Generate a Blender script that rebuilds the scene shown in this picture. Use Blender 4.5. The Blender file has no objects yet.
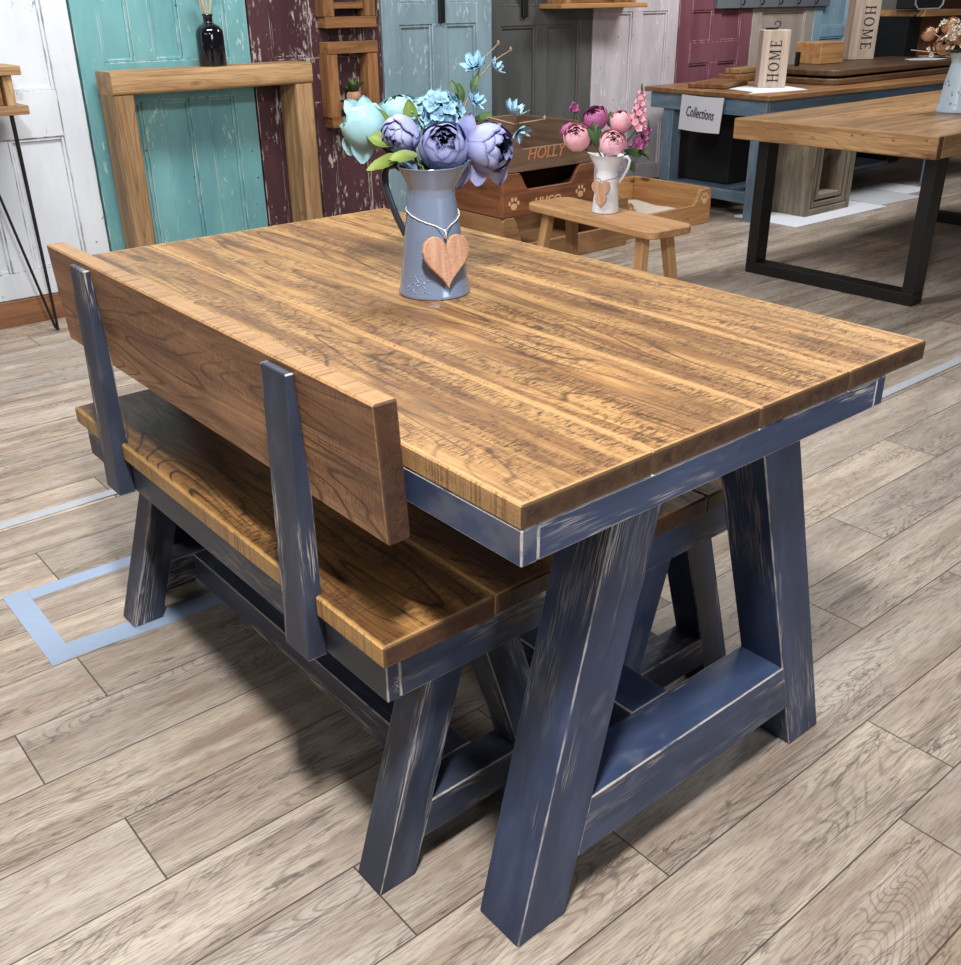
import bpy, bmesh, math, random
from mathutils import Vector, Matrix, Euler
PI = math.pi
random.seed(7)
S = bpy.context.scene
COL = S.collection

# ------------------------------------------------------------------ camera
FPX, PITCH, ROLL, YAW = 986.387, 0.4576, 0.0112, 0.8791
cam_d = bpy.data.cameras.new('camera'); cam = bpy.data.objects.new('camera', cam_d); COL.objects.link(cam)
_F = Vector((-math.sin(YAW)*math.cos(PITCH), math.cos(YAW)*math.cos(PITCH), -math.sin(PITCH)))
_R = Vector((math.cos(YAW), math.sin(YAW), 0)); _U = _R.cross(_F)
_r = math.cos(ROLL)*_R - math.sin(ROLL)*_U; _u = math.sin(ROLL)*_R + math.cos(ROLL)*_U
_m = Matrix((_r, _u, -_F)).transposed().to_4x4(); _m.translation = Vector((0.6849, -0.6235, 1.2545))
cam.matrix_world = _m
cam_d.sensor_fit = 'HORIZONTAL'; cam_d.sensor_width = 36; cam_d.lens = FPX*36/961
cam_d.clip_start = .05; cam_d.clip_end = 60
S.camera = cam
# ------------------------------------------------------------------ world, lights, exposure
w = bpy.data.worlds.new('world'); S.world = w; w.use_nodes = True
w.node_tree.nodes['Background'].inputs[0].default_value = (.86, .92, 1, 1)
w.node_tree.nodes['Background'].inputs[1].default_value = .065
S.view_settings.view_transform = 'Standard'; S.view_settings.look = 'None'
S.view_settings.gamma = 1; S.view_settings.use_curve_mapping = False
S.view_settings.exposure = .22
S.cycles.caustics_reflective = False; S.cycles.caustics_refractive = False
def area(name, loc, target, sx, sy, power, col=(1, .975, .945)):
    l = bpy.data.lights.new(name, 'AREA'); l.shape = 'RECTANGLE'; l.size = sx; l.size_y = sy
    l.energy = power; l.color = col
    o = bpy.data.objects.new(name, l); COL.objects.link(o); o.location = loc
    o.rotation_euler = (Vector(target)-Vector(loc)).to_track_quat('-Z', 'Y').to_euler()
    return o
area('ceiling_light_key', (.46, -.42, 2.65), (-.4, .1, 0), .16, .34, 94)
area('ceiling_light_rear', (-2.2, .9, 3.0), (-2.9, 1.1, 0), 1.6, .5, 82)
area('ceiling_light_far', (-2.2, 4.9, 3.0), (-2.9, 5.2, 0), 1.6, .5, 72)
area('end_fill_light', (3.0, .5, 1.9), (0, .4, .45), 1.3, .9, 34, (.93, .96, 1))  # added unseen fill that brightens the end faces of table and legs

area('side_fill_light', (-.9, -2.7, 2.5), (-.7, 0, .4), 2.0, .5, 17)  # added unseen fill that brightens the outer face of the backrest

# ------------------------------------------------------------------ helpers
def lin(c):
    return tuple(((x/255)/12.92 if x/255 <= .04045 else ((x/255+.055)/1.055)**2.4) for x in c)+(1,)
class MB:
    """collects shapes; build() links them as one mesh object"""
    def __init__(s): s.V = []; s.F = []; s.lp = []; s.hd = []; s.rn = []; s.sm = []
    def add(s, V, F, lp=None, hd=(9, 9, 9), rnd=None, smooth=False):
        b = len(s.V); r = random.random() if rnd is None else rnd
        s.V += [Vector(v) for v in V]; s.F += [tuple(b+i for i in f) for f in F]
        s.lp += [Vector(v) for v in (lp or V)]
        s.hd += [Vector(hd)]*len(V); s.rn += [r]*len(V); s.sm += [smooth]*len(F)
    def box(s, c, h, rot=None, ax=0, bev=.002, fn=None, rnd=None):
        """centre, half size; ax = grain axis; rot = 3x3 matrix; fn maps local point to place"""
        h = Vector(h); b = min(bev, min(h)*.45); V = []; key = {}
        for sx in (-1, 1):
            for sy in (-1, 1):
                for sz in (-1, 1):
                    for k in range(3):
                        v = Vector((sx*h.x, sy*h.y, sz*h.z))
                        for j in range(3):
                            if j != k: v[j] -= (sx, sy, sz)[j]*b
                        key[(sx, sy, sz, k)] = len(V); V.append(v)
        F = []
        def face(ids):
            P = [V[i] for i in ids]; n = (P[1]-P[0]).cross(P[2]-P[0])
            if n.dot(sum(P, Vector())) < 0: ids = ids[::-1]
            F.append(ids)
        for k in range(3):
            a, c2 = [j for j in range(3) if j != k]
            for sg in (-1, 1):
                q = []
                for x, y in ((-1, -1), (1, -1), (1, 1), (-1, 1)):
                    t = [0]*3; t[k] = sg; t[a] = x; t[c2] = y; q.append(key[(*t, k)])
                face(q)
            for x in (-1, 1):        # edges along axis k
                for y in (-1, 1):
                    q = []
                    for (e, m) in ((-1, a), (1, a), (1, c2), (-1, c2)):
                        t = [0]*3; t[k] = e; t[a] = x; t[c2] = y; q.append(key[(*t, m)])
                    face(q)
        for sx in (-1, 1):
            for sy in (-1, 1):
                for sz in (-1, 1): face([key[(sx, sy, sz, k)] for k in range(3)])
        pr = {0: (0, 1, 2), 1: (1, 0, 2), 2: (2, 0, 1)}[ax]
        lp = [Vector((v[pr[0]], v[pr[1]], v[pr[2]])) for v in V]; hd = Vector((h[pr[0]], h[pr[1]], h[pr[2]]))
        if fn: W = [fn(v) for v in V]
        else:
            R = rot or Matrix.Identity(3); W = [R @ v + Vector(c) for v in V]
        s.add(W, F, lp, hd, rnd)
        return s
    def span(s, a, b, ax=0, bev=.002, rnd=None):
        a = Vector(a); b = Vector(b); s.box((a+b)/2, [abs(x)/2 for x in (b-a)], ax=ax, bev=bev, rnd=rnd); return s
    def prism(s, poly, t, fn, bev=0, ax=0, rnd=None):
        """2D outline extruded by t (0..t on local z), fn(x,y,z)->place"""
        bm = bmesh.new(); vs = [bm.verts.new((x, y, 0)) for x, y in poly]
        f = bm.faces.new(vs); bm.normal_update()
        if f.normal.z > 0: f.normal_flip()
        r = bmesh.ops.extrude_face_region(bm, geom=[f])
        for v in r['geom']:
            if isinstance(v, bmesh.types.BMVert): v.co.z = t
        bmesh.ops.recalc_face_normals(bm, faces=bm.faces[:])
        if bev: bmesh.ops.bevel(bm, geom=[e for e in bm.edges if e.calc_face_angle(0) > .5], offset=bev, segments=1, affect='EDGES')
        bmesh.ops.triangulate(bm, faces=[f for f in bm.faces if len(f.verts) > 4])
        bm.verts.index_update(); V = [v.co.copy() for v in bm.verts]
        lp = [Vector((v.x, v.y, v.z)) if ax == 0 else Vector((v.y, v.x, v.z)) for v in V]
        s.add([fn(v.x, v.y, v.z) for v in V], [[v.index for v in f.verts] for f in bm.faces], lp, rnd=rnd)
        bm.free(); return s
    def lathe(s, prof, c=(0, 0, 0), n=40, rot=None, smooth=True, fx=None, scale=(1, 1)):
        V = []; F = []; R = rot or Matrix.Identity(3)
        for i, (r, z) in enumerate(prof):
            for k in range(n):
                a = 2*PI*k/n; v = Vector((r*math.cos(a)*scale[0], r*math.sin(a)*scale[1], z))
                if fx: v = fx(v, a, r, z)
                V.append(v)
        for i in range(len(prof)-1):
            for k in range(n):
                a, b = i*n+k, i*n+(k+1) % n; F.append((a, b, b+n, a+n))
        W = [R @ v + Vector(c) for v in V]
        s.add(W, F, V, smooth=smooth); return s
    def tube(s, P, r, n=8, cap=True, flat=None, smooth=True):
        P = [Vector(p) for p in P]; V = []; F = []; up = None; lp = []; L = 0
        for i, p in enumerate(P):
            t = (P[min(i+1, len(P)-1)]-P[max(i-1, 0)]).normalized()
            if up is None: up = Vector((0, 0, 1)) if abs(t.z) < .9 else Vector((1, 0, 0))
            if flat is not None: up = Vector(flat)
            a = t.cross(up).normalized(); b = a.cross(t).normalized(); up = b if flat is None else up
            rr = r[i] if isinstance(r, list) else r
            if i: L += (p-P[i-1]).length
            ra, rb = rr if isinstance(rr, (list, tuple)) else (rr, rr)
            for k in range(n):
                q = 2*PI*k/n; V.append(p+a*math.cos(q)*ra+b*math.sin(q)*rb); lp.append((L, math.cos(q)*ra, math.sin(q)*rb))
        for i in range(len(P)-1):
            for k in range(n):
                x, y = i*n+k, i*n+(k+1) % n; F.append((x, y, y+n, x+n))
        if cap: F += [tuple(range(n)), tuple(range(len(V)-n, len(V)))]
        s.add(V, F, lp, smooth=smooth); return s
    def ball(s, c, r, n=10, m=6, sq=(1, 1, 1)):
        prof = [(max(r*math.sin(PI*i/m), 1e-5), -r*math.cos(PI*i/m)) for i in range(m+1)]
        V = []; F = []
        for (q, z) in prof:
            for k in range(n): a = 2*PI*k/n; V.append(Vector((q*math.cos(a)*sq[0]+c[0], q*math.sin(a)*sq[1]+c[1], z*sq[2]+c[2])))
        for i in range(m):
            for k in range(n): a, b = i*n+k, i*n+(k+1) % n; F.append((a, b, b+n, a+n))
        s.add(V, F, smooth=True); return s
    def grid(s, fn, nu, nv, smooth=True, lpf=None):
        V = []; lp = []; F = []
        for i in range(nu+1):
            for j in range(nv+1):
                u, v = i/nu, j/nv; V.append(fn(u, v)); lp.append((u, v, 0) if lpf is None else lpf(u, v))
        for i in range(nu):
            for j in range(nv): a = i*(nv+1)+j; F.append((a, a+1, a+nv+2, a+nv+1))
        s.add(V, F, lp, smooth=smooth); return s
    def build(s, name, mat, parent=None, off=None):
        me = bpy.data.meshes.new(name); o = Vector(off) if off is not None else Vector()
        me.from_pydata([v-o for v in s.V], [], s.F)
        for nm, ty, dat in (('lp', 'FLOAT_VECTOR', [x for v in s.lp for x in v]), ('hd', 'FLOAT_VECTOR', [x for v in s.hd for x in v])):
            at = me.attributes.new(nm, ty, 'POINT'); at.data.foreach_set('vector', dat)
        at = me.attributes.new('rnd', 'FLOAT', 'POINT'); at.data.foreach_set('value', s.rn)
        me.polygons.foreach_set('use_smooth', s.sm); me.update(); me.materials.append(mat)
        ob = bpy.data.objects.new(name, me); COL.objects.link(ob)
        if parent: ob.parent = parent
        return ob
def tag(o, label=None, cat=None, group=None, kind=None):
    if label: o['label'] = label
    if cat: o['category'] = cat
    if group: o['group'] = group
    if kind: o['kind'] = kind
    return o
def empty(name, loc, label, cat, group=None, rz=0):
    o = bpy.data.objects.new(name, None); COL.objects.link(o); o.location = loc; o.rotation_euler.z = rz
    o.empty_display_size = .05
    return tag(o, label, cat, group)
def single(mb, name, mat, loc, label, cat, group=None, rz=0, local=False):
    o = mb.build(name, mat, None, None if local else loc); o.location = loc; o.rotation_euler.z = rz
    return tag(o, label, cat, group)
def copy_tree(o, parent=None):
    c = o.copy(); COL.objects.link(c); c.parent = parent
    for ch in o.children: copy_tree(ch, c)
    return c
def textmesh(mb, s, size, fn, depth=.001, shear=0, serif=False, bold=0):
    cu = bpy.data.curves.new('lettering_source', 'FONT'); cu.body = s; cu.size = size; cu.extrude = depth; cu.shear = shear
    cu.align_x = 'CENTER'; cu.align_y = 'CENTER'; cu.offset = bold; cu.resolution_u = 3
    ob = bpy.data.objects.new('lettering_source', cu); COL.objects.link(ob)
    dg = bpy.context.evaluated_depsgraph_get(); me = bpy.data.meshes.new_from_object(ob.evaluated_get(dg))
    V = [v.co.copy() for v in me.vertices]; F = [tuple(p.vertices) for p in me.polygons]
    mb.add([fn(v) for v in V], F, [tuple(v) for v in V])
    bpy.data.objects.remove(ob); bpy.data.curves.remove(cu); bpy.data.meshes.remove(me)

# ------------------------------------------------------------------ materials
class NT:
    def __init__(s, name):
        s.m = bpy.data.materials.new(name); s.m.use_nodes = True; s.t = s.m.node_tree
        s.b = s.t.nodes['Principled BSDF']
    def n(s, ty, **k):
        d = s.t.nodes.new(ty)
        for a, v in k.items(): setattr(d, a, v)
        return d
    def put(s, sock, v):
        if v is None: return
        if isinstance(v, bpy.types.NodeSocket): s.t.links.new(v, sock)
        else: sock.default_value = v
    def math(s, op, a, b=None, c=None, clamp=False):
        d = s.n('ShaderNodeMath', operation=op, use_clamp=clamp)
        for i, v in enumerate((a, b, c)): s.put(d.inputs[i], v)
        return d.outputs[0]
    def vmath(s, op, a, b=None, out=0):
        d = s.n('ShaderNodeVectorMath', operation=op); s.put(d.inputs[0], a)
        if b is not None: s.put(d.inputs[1], b)
        return d.outputs[out]
    def noise(s, vec, scale=1, detail=3, rough=.5, dist=0):
        d = s.n('ShaderNodeTexNoise'); s.put(d.inputs['Vector'], vec)
        d.inputs['Scale'].default_value = scale; d.inputs['Detail'].default_value = detail
        d.inputs['Roughness'].default_value = rough; d.inputs['Distortion'].default_value = dist
        return d.outputs['Fac']
    def ramp(s, f, a, b, lo=0., hi=1.):
        if a > b: a, b, lo, hi = b, a, hi, lo
        d = s.n('ShaderNodeMapRange', interpolation_type='SMOOTHSTEP'); s.put(d.inputs[0], f)
        d.inputs[1].default_value = a; d.inputs[2].default_value = b; d.inputs[3].default_value = lo; d.inputs[4].default_value = hi
        return d.outputs[0]
    def mix(s, f, a, b, mode='MIX'):
        d = s.n('ShaderNodeMix', data_type='RGBA', blend_type=mode); s.put(d.inputs[0], f); s.put(d.inputs[6], a); s.put(d.inputs[7], b)
        return d.outputs[2]
    def sep(s, v):
        d = s.n('ShaderNodeSeparateXYZ'); s.put(d.inputs[0], v); return d.outputs
    def comb(s, x, y, z):
        d = s.n('ShaderNodeCombineXYZ')
        for i, v in enumerate((x, y, z)): s.put(d.inputs[i], v)
        return d.outputs[0]
    def attr(s, name, out='Vector'):
        d = s.n('ShaderNodeAttribute', attribute_name=name); return d.outputs[out]
    def local(s):
        """wood coordinates: grain along x, own offset per board"""
        lp = s.attr('lp'); r = s.attr('rnd', 'Fac'); k = s.math('MULTIPLY', r, 47.3)
        return lp, s.vmath('ADD', lp, s.comb(k, s.math('MULTIPLY', r, 31.7), s.math('MULTIPLY', r, 11.9))), r
    def edge(s, lp):
        d = s.vmath('SUBTRACT', s.attr('hd'), s.vmath('ABSOLUTE', lp)); x, y, z = s.sep(d)
        mn = s.math('MINIMUM', s.math('MINIMUM', x, y), z); mx = s.math('MAXIMUM', s.math('MAXIMUM', x, y), z)
        return s.math('SUBTRACT', s.math('SUBTRACT', s.math('ADD', s.math('ADD', x, y), z), mn), mx), x
    def fin(s, col, rough=.5, bump=None, bd=.001, bs=.5, metal=0, spec=.5):
        s.put(s.b.inputs['Base Color'], col); s.put(s.b.inputs['Roughness'], rough)
        s.b.inputs['Metallic'].default_value = metal; s.b.inputs['Specular IOR Level'].default_value = spec
        if bump is not None:
            d = s.n('ShaderNodeBump'); d.inputs['Strength'].default_value = bs; d.inputs['Distance'].default_value = bd
            s.put(d.inputs['Height'], bump); s.put(s.b.inputs['Normal'], d.outputs[0])
        return s.m
def mat_plain(name, c, rough=.5, metal=0, var=.12, spec=.5, sc=30):
    t = NT(name); co = t.n('ShaderNodeTexCoord').outputs['Object']; n = t.noise(co, sc, 3)
    c = lin(c); d = tuple(x*(1-var) for x in c[:3])+(1,); l = tuple(min(1, x*(1+var)) for x in c[:3])+(1,)
    return t.fin(t.mix(n, d, l), rough, n, .0005, .2, metal, spec)
def mat_wood(name, light, mid, dark, rough=.5, saw=0, k=1., endc=None, rings=.5, knots=.5, edgel=None, fine=.35, spec=.4, ew=.0065, side=None, sidec=(190, 150, 98)):
    t = NT(name); lp, v, r = t.local(); L, M, D = lin(light), lin(mid), lin(dark)
    n1 = t.noise(t.vmath('MULTIPLY', v, (2.2*k, 26*k, 26*k)), 1, 5, .62, .4)
    col = t.mix(t.ramp(n1, .36, .64), M, L)
    n2 = t.noise(t.vmath('MULTIPLY', v, (.75*k, 7*k, 7*k)), 1, 2, .4, .15)
    ring = t.math('ABSOLUTE', t.math('SINE', t.math('MULTIPLY', n2, 95.)))
    ring = t.ramp(ring, .42, .02)
    patch = t.ramp(t.noise(t.vmath('MULTIPLY', v, (2.2*k, 9*k, 9*k)), 1, 3), .44, .62)
    col = t.mix(t.math('MULTIPLY', t.math('MULTIPLY', ring, t.math('ADD', t.math('MULTIPLY', patch, .7), .3)), rings), col, D)
    f = t.noise(t.vmath('MULTIPLY', v, (9, 330, 330)), 1, 2, .6)
    col = t.mix(t.math('MULTIPLY', t.ramp(f, .46, .7), fine), col, D)
    bump = t.math('SUBTRACT', t.math('MULTIPLY', f, .4), t.math('MULTIPLY', ring, .3))
    if saw:
        sw = t.noise(t.vmath('MULTIPLY', v, (310, 60, 60)), 1, 3, .75)
        sm = t.ramp(t.noise(t.vmath('MULTIPLY', v, (4, 22, 22)), 1, 4, .65), .34, .60)
        sw2 = t.math('MULTIPLY', t.ramp(sw, .46, .60), sm)
        col = t.mix(t.math('MULTIPLY', sw2, saw), col, D)
        ln = t.ramp(t.noise(t.vmath('MULTIPLY', v, (420, 9, 9)), 1, 1, .5), .58, .68)
        col = t.mix(t.math('MULTIPLY', t.math('MULTIPLY', ln, saw*.45), t.ramp(t.noise(t.vmath('MULTIPLY', v, (6, 3, 3)), 1, 1), .5, .62)), col, D)
        bump = t.math('SUBTRACT', bump, t.math('MULTIPLY', sw2, .5))
    if saw:
        lf = t.ramp(t.noise(t.vmath('MULTIPLY', v, (1.6, 6, 6)), 1, 3, .6), .48, .66)
        col = t.mix(t.math('MULTIPLY', lf, .34), col, D)
    if knots:
        vo = t.n('ShaderNodeTexVoronoi'); t.put(vo.inputs['Vector'], t.vmath('MULTIPLY', v, (3.1, 9., 9.)))
        vo.inputs['Scale'].default_value = 1
        q = t.math('MULTIPLY', t.ramp(vo.outputs['Distance'], .17, .07), knots)
        col = t.mix(q, col, tuple(x*.6 for x in D[:3])+(1,))
    vv = t.math('ADD', t.math('MULTIPLY', r, .35), .82)
    col = t.mix(1., col, t.comb(vv, vv, vv), 'MULTIPLY')
    e, ex = t.edge(lp)
    if edgel:
        en = t.noise(t.vmath('MULTIPLY', v, (40, 40, 40)), 1, 2)
        col = t.mix(t.math('MULTIPLY', t.ramp(t.math('ADD', e, t.math('MULTIPLY', en, ew*.5)), ew, ew*.25), .7), col, lin(edgel))
    if side is not None:
        dk = t.sep(t.vmath('SUBTRACT', t.attr('hd'), t.vmath('ABSOLUTE', lp)))[side]
        cut = t.noise(t.vmath('MULTIPLY', v, (330, 5, 5)), 1, 2, .6); pm = t.ramp(t.noise(t.vmath('MULTIPLY', v, (5, 2, 2)), 1, 2), .38, .6)
        sc_ = t.mix(t.math('MULTIPLY', t.math('MULTIPLY', t.ramp(cut, .50, .60), pm), .62), t.mix(t.ramp(n1, .3, .7), lin(sidec), tuple(x*.72 for x in lin(sidec)[:3])+(1,)), D)
        col = t.mix(t.math('MULTIPLY', t.ramp(dk, .004, .001), .85), col, sc_)
    if endc:
        col = t.mix(t.math('MULTIPLY', t.ramp(ex, .0034, .0015), .88), col, lin(endc))
    return t.fin(col, rough, bump, .0012, .55, 0, spec)
def mat_distressed(name, base, light, wear=(205, 196, 186), amt=1.):
    t = NT(name); lp, v, r = t.local(); B, Lc, W = lin(base), lin(light), lin(wear)
    n = t.noise(t.vmath('MULTIPLY', v, (5, 18, 18)), 1, 4, .6)
    col = t.mix(t.ramp(n, .35, .75), B, Lc)
    e, ex = t.edge(lp)
    wob = t.noise(t.vmath('MULTIPLY', v, (22, 60, 60)), 1, 3, .6); brk = t.noise(t.vmath('MULTIPLY', v, (11, 30, 30)), 1, 3, .7)
    ed = t.math('MULTIPLY', t.ramp(t.math('ADD', e, t.math('MULTIPLY', wob, .0035)), .0047, .0032), t.ramp(brk, .30, .50))
    scr = t.noise(t.vmath('MULTIPLY', v, (16, 480, 480)), 1, 2, .6)
    area_ = t.ramp(t.noise(t.vmath('MULTIPLY', v, (3.4, 15, 15)), 1, 3, .55), .53, .65)
    sc = t.math('MULTIPLY', t.math('MULTIPLY', t.ramp(scr, .50, .60), area_), t.ramp(e, .032, .006, .25, .8))
    haze = t.math('MULTIPLY', t.ramp(t.noise(t.vmath('MULTIPLY', v, (7, 11, 11)), 1, 3, .6), .58, .74), .10)
    f = t.math('MAXIMUM', t.math('MAXIMUM', t.math('MULTIPLY', ed, .68*amt), t.math('MULTIPLY', sc, amt)), haze)
    return t.fin(t.mix(f, col, W), .46, t.math('MULTIPLY', scr, -.4), .0006, .35, 0, .45)
def mat_door(name, base, light, wear, amount=.1, rough=.45, streak=.5):
    t = NT(name); g = t.n('ShaderNodeNewGeometry').outputs['Position']
    n = t.noise(t.vmath('MULTIPLY', g, (6, 6, 1.6)), 1, 4, .6)
    col = t.mix(t.ramp(n, .3, .72), lin(base), lin(light))
    st = t.noise(t.vmath('MULTIPLY', g, (64, 64, 18)), 1, 4, .75)
    pt = t.noise(t.vmath('MULTIPLY', g, (8, 8, 4.5)), 1, 6, .7)
    ch = t.ramp(t.math('ADD', t.math('MULTIPLY', st, streak), t.math('MULTIPLY', pt, 1.-streak)), .62-amount*.5, .66-amount*.5)
    col = t.mix(t.math('MULTIPLY', ch, .85), col, lin(wear))
    e, ex = t.edge(t.attr('lp'))
    eb = t.ramp(t.noise(t.vmath('MULTIPLY', g, (30, 30, 9)), 1, 3, .6), .42, .6)
    col = t.mix(t.math('MULTIPLY', t.ramp(e, .0045, .0015), t.math('MULTIPLY', eb, .8)), col, lin(wear))
    pin = t.n('ShaderNodeTexVoronoi'); t.put(pin.inputs['Vector'], g); pin.inputs['Scale'].default_value = 9
    col = t.mix(t.math('MULTIPLY', t.ramp(pin.outputs['Distance'], .06, .03), .8), col, (.02, .02, .02, 1))
    return t.fin(col, rough, t.math('ADD', ch, st), .0012, .4)
def mat_floor():
    t = NT('floor_vinyl_planks'); g = t.n('ShaderNodeNewGeometry').outputs['Position']; x, y, z = t.sep(g)
    W, LEN = .1713, 1.22
    rx = t.math('DIVIDE', t.math('SUBTRACT', x, .0045), W); row = t.math('FLOOR', rx); fx = t.math('SUBTRACT', rx, row)
    off = t.math('FRACT', t.math('ADD', t.math('MULTIPLY', t.math('SINE', t.math('ADD', t.math('MULTIPLY', row, 10.825553), 1.872866)), 50.), 100.))
    ry = t.math('SUBTRACT', t.math('DIVIDE', y, LEN), off); colm = t.math('FLOOR', ry); fy = t.math('SUBTRACT', ry, colm)
    wn = t.n('ShaderNodeTexWhiteNoise', noise_dimensions='3D'); t.put(wn.inputs['Vector'], t.comb(row, colm, 3.3)); rnd = wn.outputs['Value']; rc = wn.outputs['Color']
    o = t.vmath('MULTIPLY', rc, (40, 40, 40)); v = t.vmath('ADD', g, o)
    base = t.noise(t.vmath('MULTIPLY', v, (16, 1.7, 1)), 1, 6, .62, .5)
    n2 = t.noise(t.vmath('MULTIPLY', v, (7.0, 1.15, 1)), 1, 2, .5, .5)
    ring = t.ramp(t.math('ABSOLUTE', t.math('SINE', t.math('MULTIPLY', n2, 150.))), .6, .05)
    pm = t.ramp(t.noise(t.vmath('MULTIPLY', v, (9, 1.6, 1)), 1, 3, .6), .44, .60)
    crack = t.noise(t.vmath('MULTIPLY', v, (24, 1.8, 1)), 1, 6, .6, .8)
    crk = t.ramp(t.math('ABSOLUTE', t.math('SUBTRACT', crack, .5)), .014, .002)
    fine = t.noise(t.vmath('MULTIPLY', v, (380, 22, 1)), 1, 3, .7)
    r1, r2, r3 = t.sep(rc)
    cA = t.mix(r2, lin((200, 186, 168)), lin((182, 173, 164)))
    cB = t.mix(r3, lin((154, 134, 116)), lin((152, 139, 128)))
    col = t.mix(t.ramp(base, .32, .66), cB, cA)
    D = lin((92, 80, 74))
    col = t.mix(t.math('MULTIPLY', t.math('MULTIPLY', ring, pm), .5), col, D)
    col = t.mix(t.math('MULTIPLY', t.math('MULTIPLY', crk, t.ramp(pm, .1, .8)), .75), col, lin((74, 66, 64)))
    col = t.mix(t.math('MULTIPLY', t.ramp(fine, .46, .62), .5), col, lin((104, 92, 84)))
    vv = t.math('ADD', t.math('MULTIPLY', rnd, .26), .80); col = t.mix(1., col, t.comb(vv, vv, vv), 'MULTIPLY')
    sx = t.math('MINIMUM', fx, t.math('SUBTRACT', 1., fx)); sy = t.math('MINIMUM', fy, t.math('SUBTRACT', 1., fy))
    seam = t.math('MAXIMUM', t.ramp(sx, .012, .004), t.ramp(sy, .0018, .0006))
    col = t.mix(t.math('MULTIPLY', seam, .9), col, lin((58, 48, 44)))
    h = t.math('SUBTRACT', t.math('MULTIPLY', fine, .4), seam)
    return t.fin(col, t.ramp(base, .3, .7, .42, .55), h, .0008, .4, 0, .4)
def mat_petal(name, base, tip, rim, rough=.55):
    t = NT(name); x, y, z = t.sep(t.attr('lp')); n = t.noise(t.vmath('MULTIPLY', t.attr('lp'), (3, 16, 1)), 1, 3)
    col = t.mix(t.ramp(x, .1, .85), lin(base), lin(tip)); col = t.mix(t.math('MULTIPLY', n, .3), col, lin(base))
    col = t.mix(t.math('MULTIPLY', t.ramp(x, .93, .99), .75), col, lin(rim))
    return t.fin(col, rough, n, .001, .4)
def mat_paper(name, c): return mat_plain(name, c, .8, 0, .04)

M_top = mat_wood('wood_table_waxed', (184, 144, 92), (132, 94, 56), (56, 35, 24), .42, saw=.85, ew=.014, endc=(46, 29, 25), edgel=(200, 160, 108), rings=.8, side=1, sidec=(180, 140, 96))
M_back = mat_wood('wood_backrest_waxed', (182, 136, 98), (138, 96, 68), (66, 43, 32), .45, saw=.42, endc=(52, 33, 28), edgel=(206, 164, 116), ew=.006, rings=.7, side=2, sidec=(176, 138, 94))
M_seat = mat_wood('wood_seat_waxed', (158, 116, 68), (98, 67, 38), (42, 27, 18), .42, saw=.8, endc=(66, 42, 32), edgel=(196, 154, 96), rings=.9, ew=.012, side=1, sidec=(194, 150, 92))  # wood tones darkened to put the under-table shade into the colour
M_navy = mat_distressed('paint_navy_distressed', (42, 54, 82), (62, 76, 106))
M_char = mat_distressed('paint_charcoal_navy_distressed', (43, 50, 66), (64, 72, 92), amt=.9)
M_slate = mat_distressed('paint_slate_blue', (92, 116, 138), (112, 136, 158), amt=.6)
M_rustic = mat_wood('wood_rustic_beam', (176, 144, 104), (142, 110, 76), (72, 46, 28), .6, rings=.5, knots=.9, k=.8)
M_rustic_d = mat_wood('wood_rustic_brown', (150, 106, 66), (112, 76, 46), (60, 38, 24), .6, rings=.4, knots=.3)
M_pine = mat_wood('wood_pine_stool', (184, 144, 100), (160, 118, 78), (116, 78, 48), .5, rings=.35, knots=.35, fine=.2)
M_bed_grey = mat_wood('wood_bed_walnut', (122, 98, 80), (100, 78, 62), (66, 48, 38), .5, rings=.3, knots=0, fine=.2)
M_bed_red = mat_wood('wood_bed_chestnut', (148, 94, 62), (116, 72, 48), (70, 40, 28), .5, rings=.4, knots=.4, fine=.2)
M_bed_tan = mat_wood('wood_bed_oak', (160, 122, 84), (134, 98, 66), (90, 60, 40), .5, rings=.3, knots=.2, fine=.2)
M_bed_lt = mat_wood('wood_bed_pine', (188, 144, 96), (162, 118, 76), (104, 68, 40), .5, rings=.3, knots=.9, fine=.2)
M_rout = mat_plain('routed_bare_wood', (222, 180, 136), .7)
M_rout2 = mat_plain('routed_orange_wood', (196, 128, 88), .7)
M_dwood = mat_wood('wood_chopping_board', (112, 84, 62), (84, 60, 44), (50, 34, 26), .45, rings=.3, knots=0)
M_tan = mat_wood('wood_blue_table_top', (150, 112, 74), (122, 86, 56), (72, 46, 30), .4, rings=.4, knots=.2, edgel=(170, 130, 90))
M_utab = mat_wood('wood_industrial_top', (172, 136, 96), (138, 104, 70), (78, 52, 36), .38, rings=.5, knots=.6, edgel=(206, 164, 112), endc=(84, 58, 44))
M_wash = mat_wood('wood_whitewashed', (190, 172, 158), (168, 150, 138), (128, 116, 104), .7, rings=.2, knots=.1, fine=.2)
M_grey_w = mat_wood('wood_weathered_grey', (152, 142, 124), (124, 112, 96), (78, 68, 58), .7, rings=.3, knots=.4)
M_black = mat_plain('black_powder_coat', (11, 11, 13), .45, 0, .1)
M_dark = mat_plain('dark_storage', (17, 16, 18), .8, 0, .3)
M_glass = mat_plain('black_bottle_glaze', (9, 10, 20), .07, 0, .05, .8)
M_jug = mat_plain('jug_lilac_grey_enamel', (126, 140, 166), .18, .3, .05, .6, 12)
M_jugd = mat_plain('jug_dark_handle', (54, 60, 72), .3, .4, .08)
M_jugw = mat_plain('jug_white_enamel', (222, 224, 232), .3, 0, .03)
M_string = mat_plain('string_white', (218, 214, 208), .8)
M_heart = mat_wood('wood_heart_tag', (196, 156, 130), (176, 134, 108), (122, 84, 64), .6, saw=.35, rings=.15, knots=0, k=2.5, fine=.2)
M_white = mat_paper('paper_white', (214, 218, 228))
M_card = mat_paper('card_grey_white', (186, 190, 196))
M_ink = mat_plain('ink_black', (24, 22, 24), .7)
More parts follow.
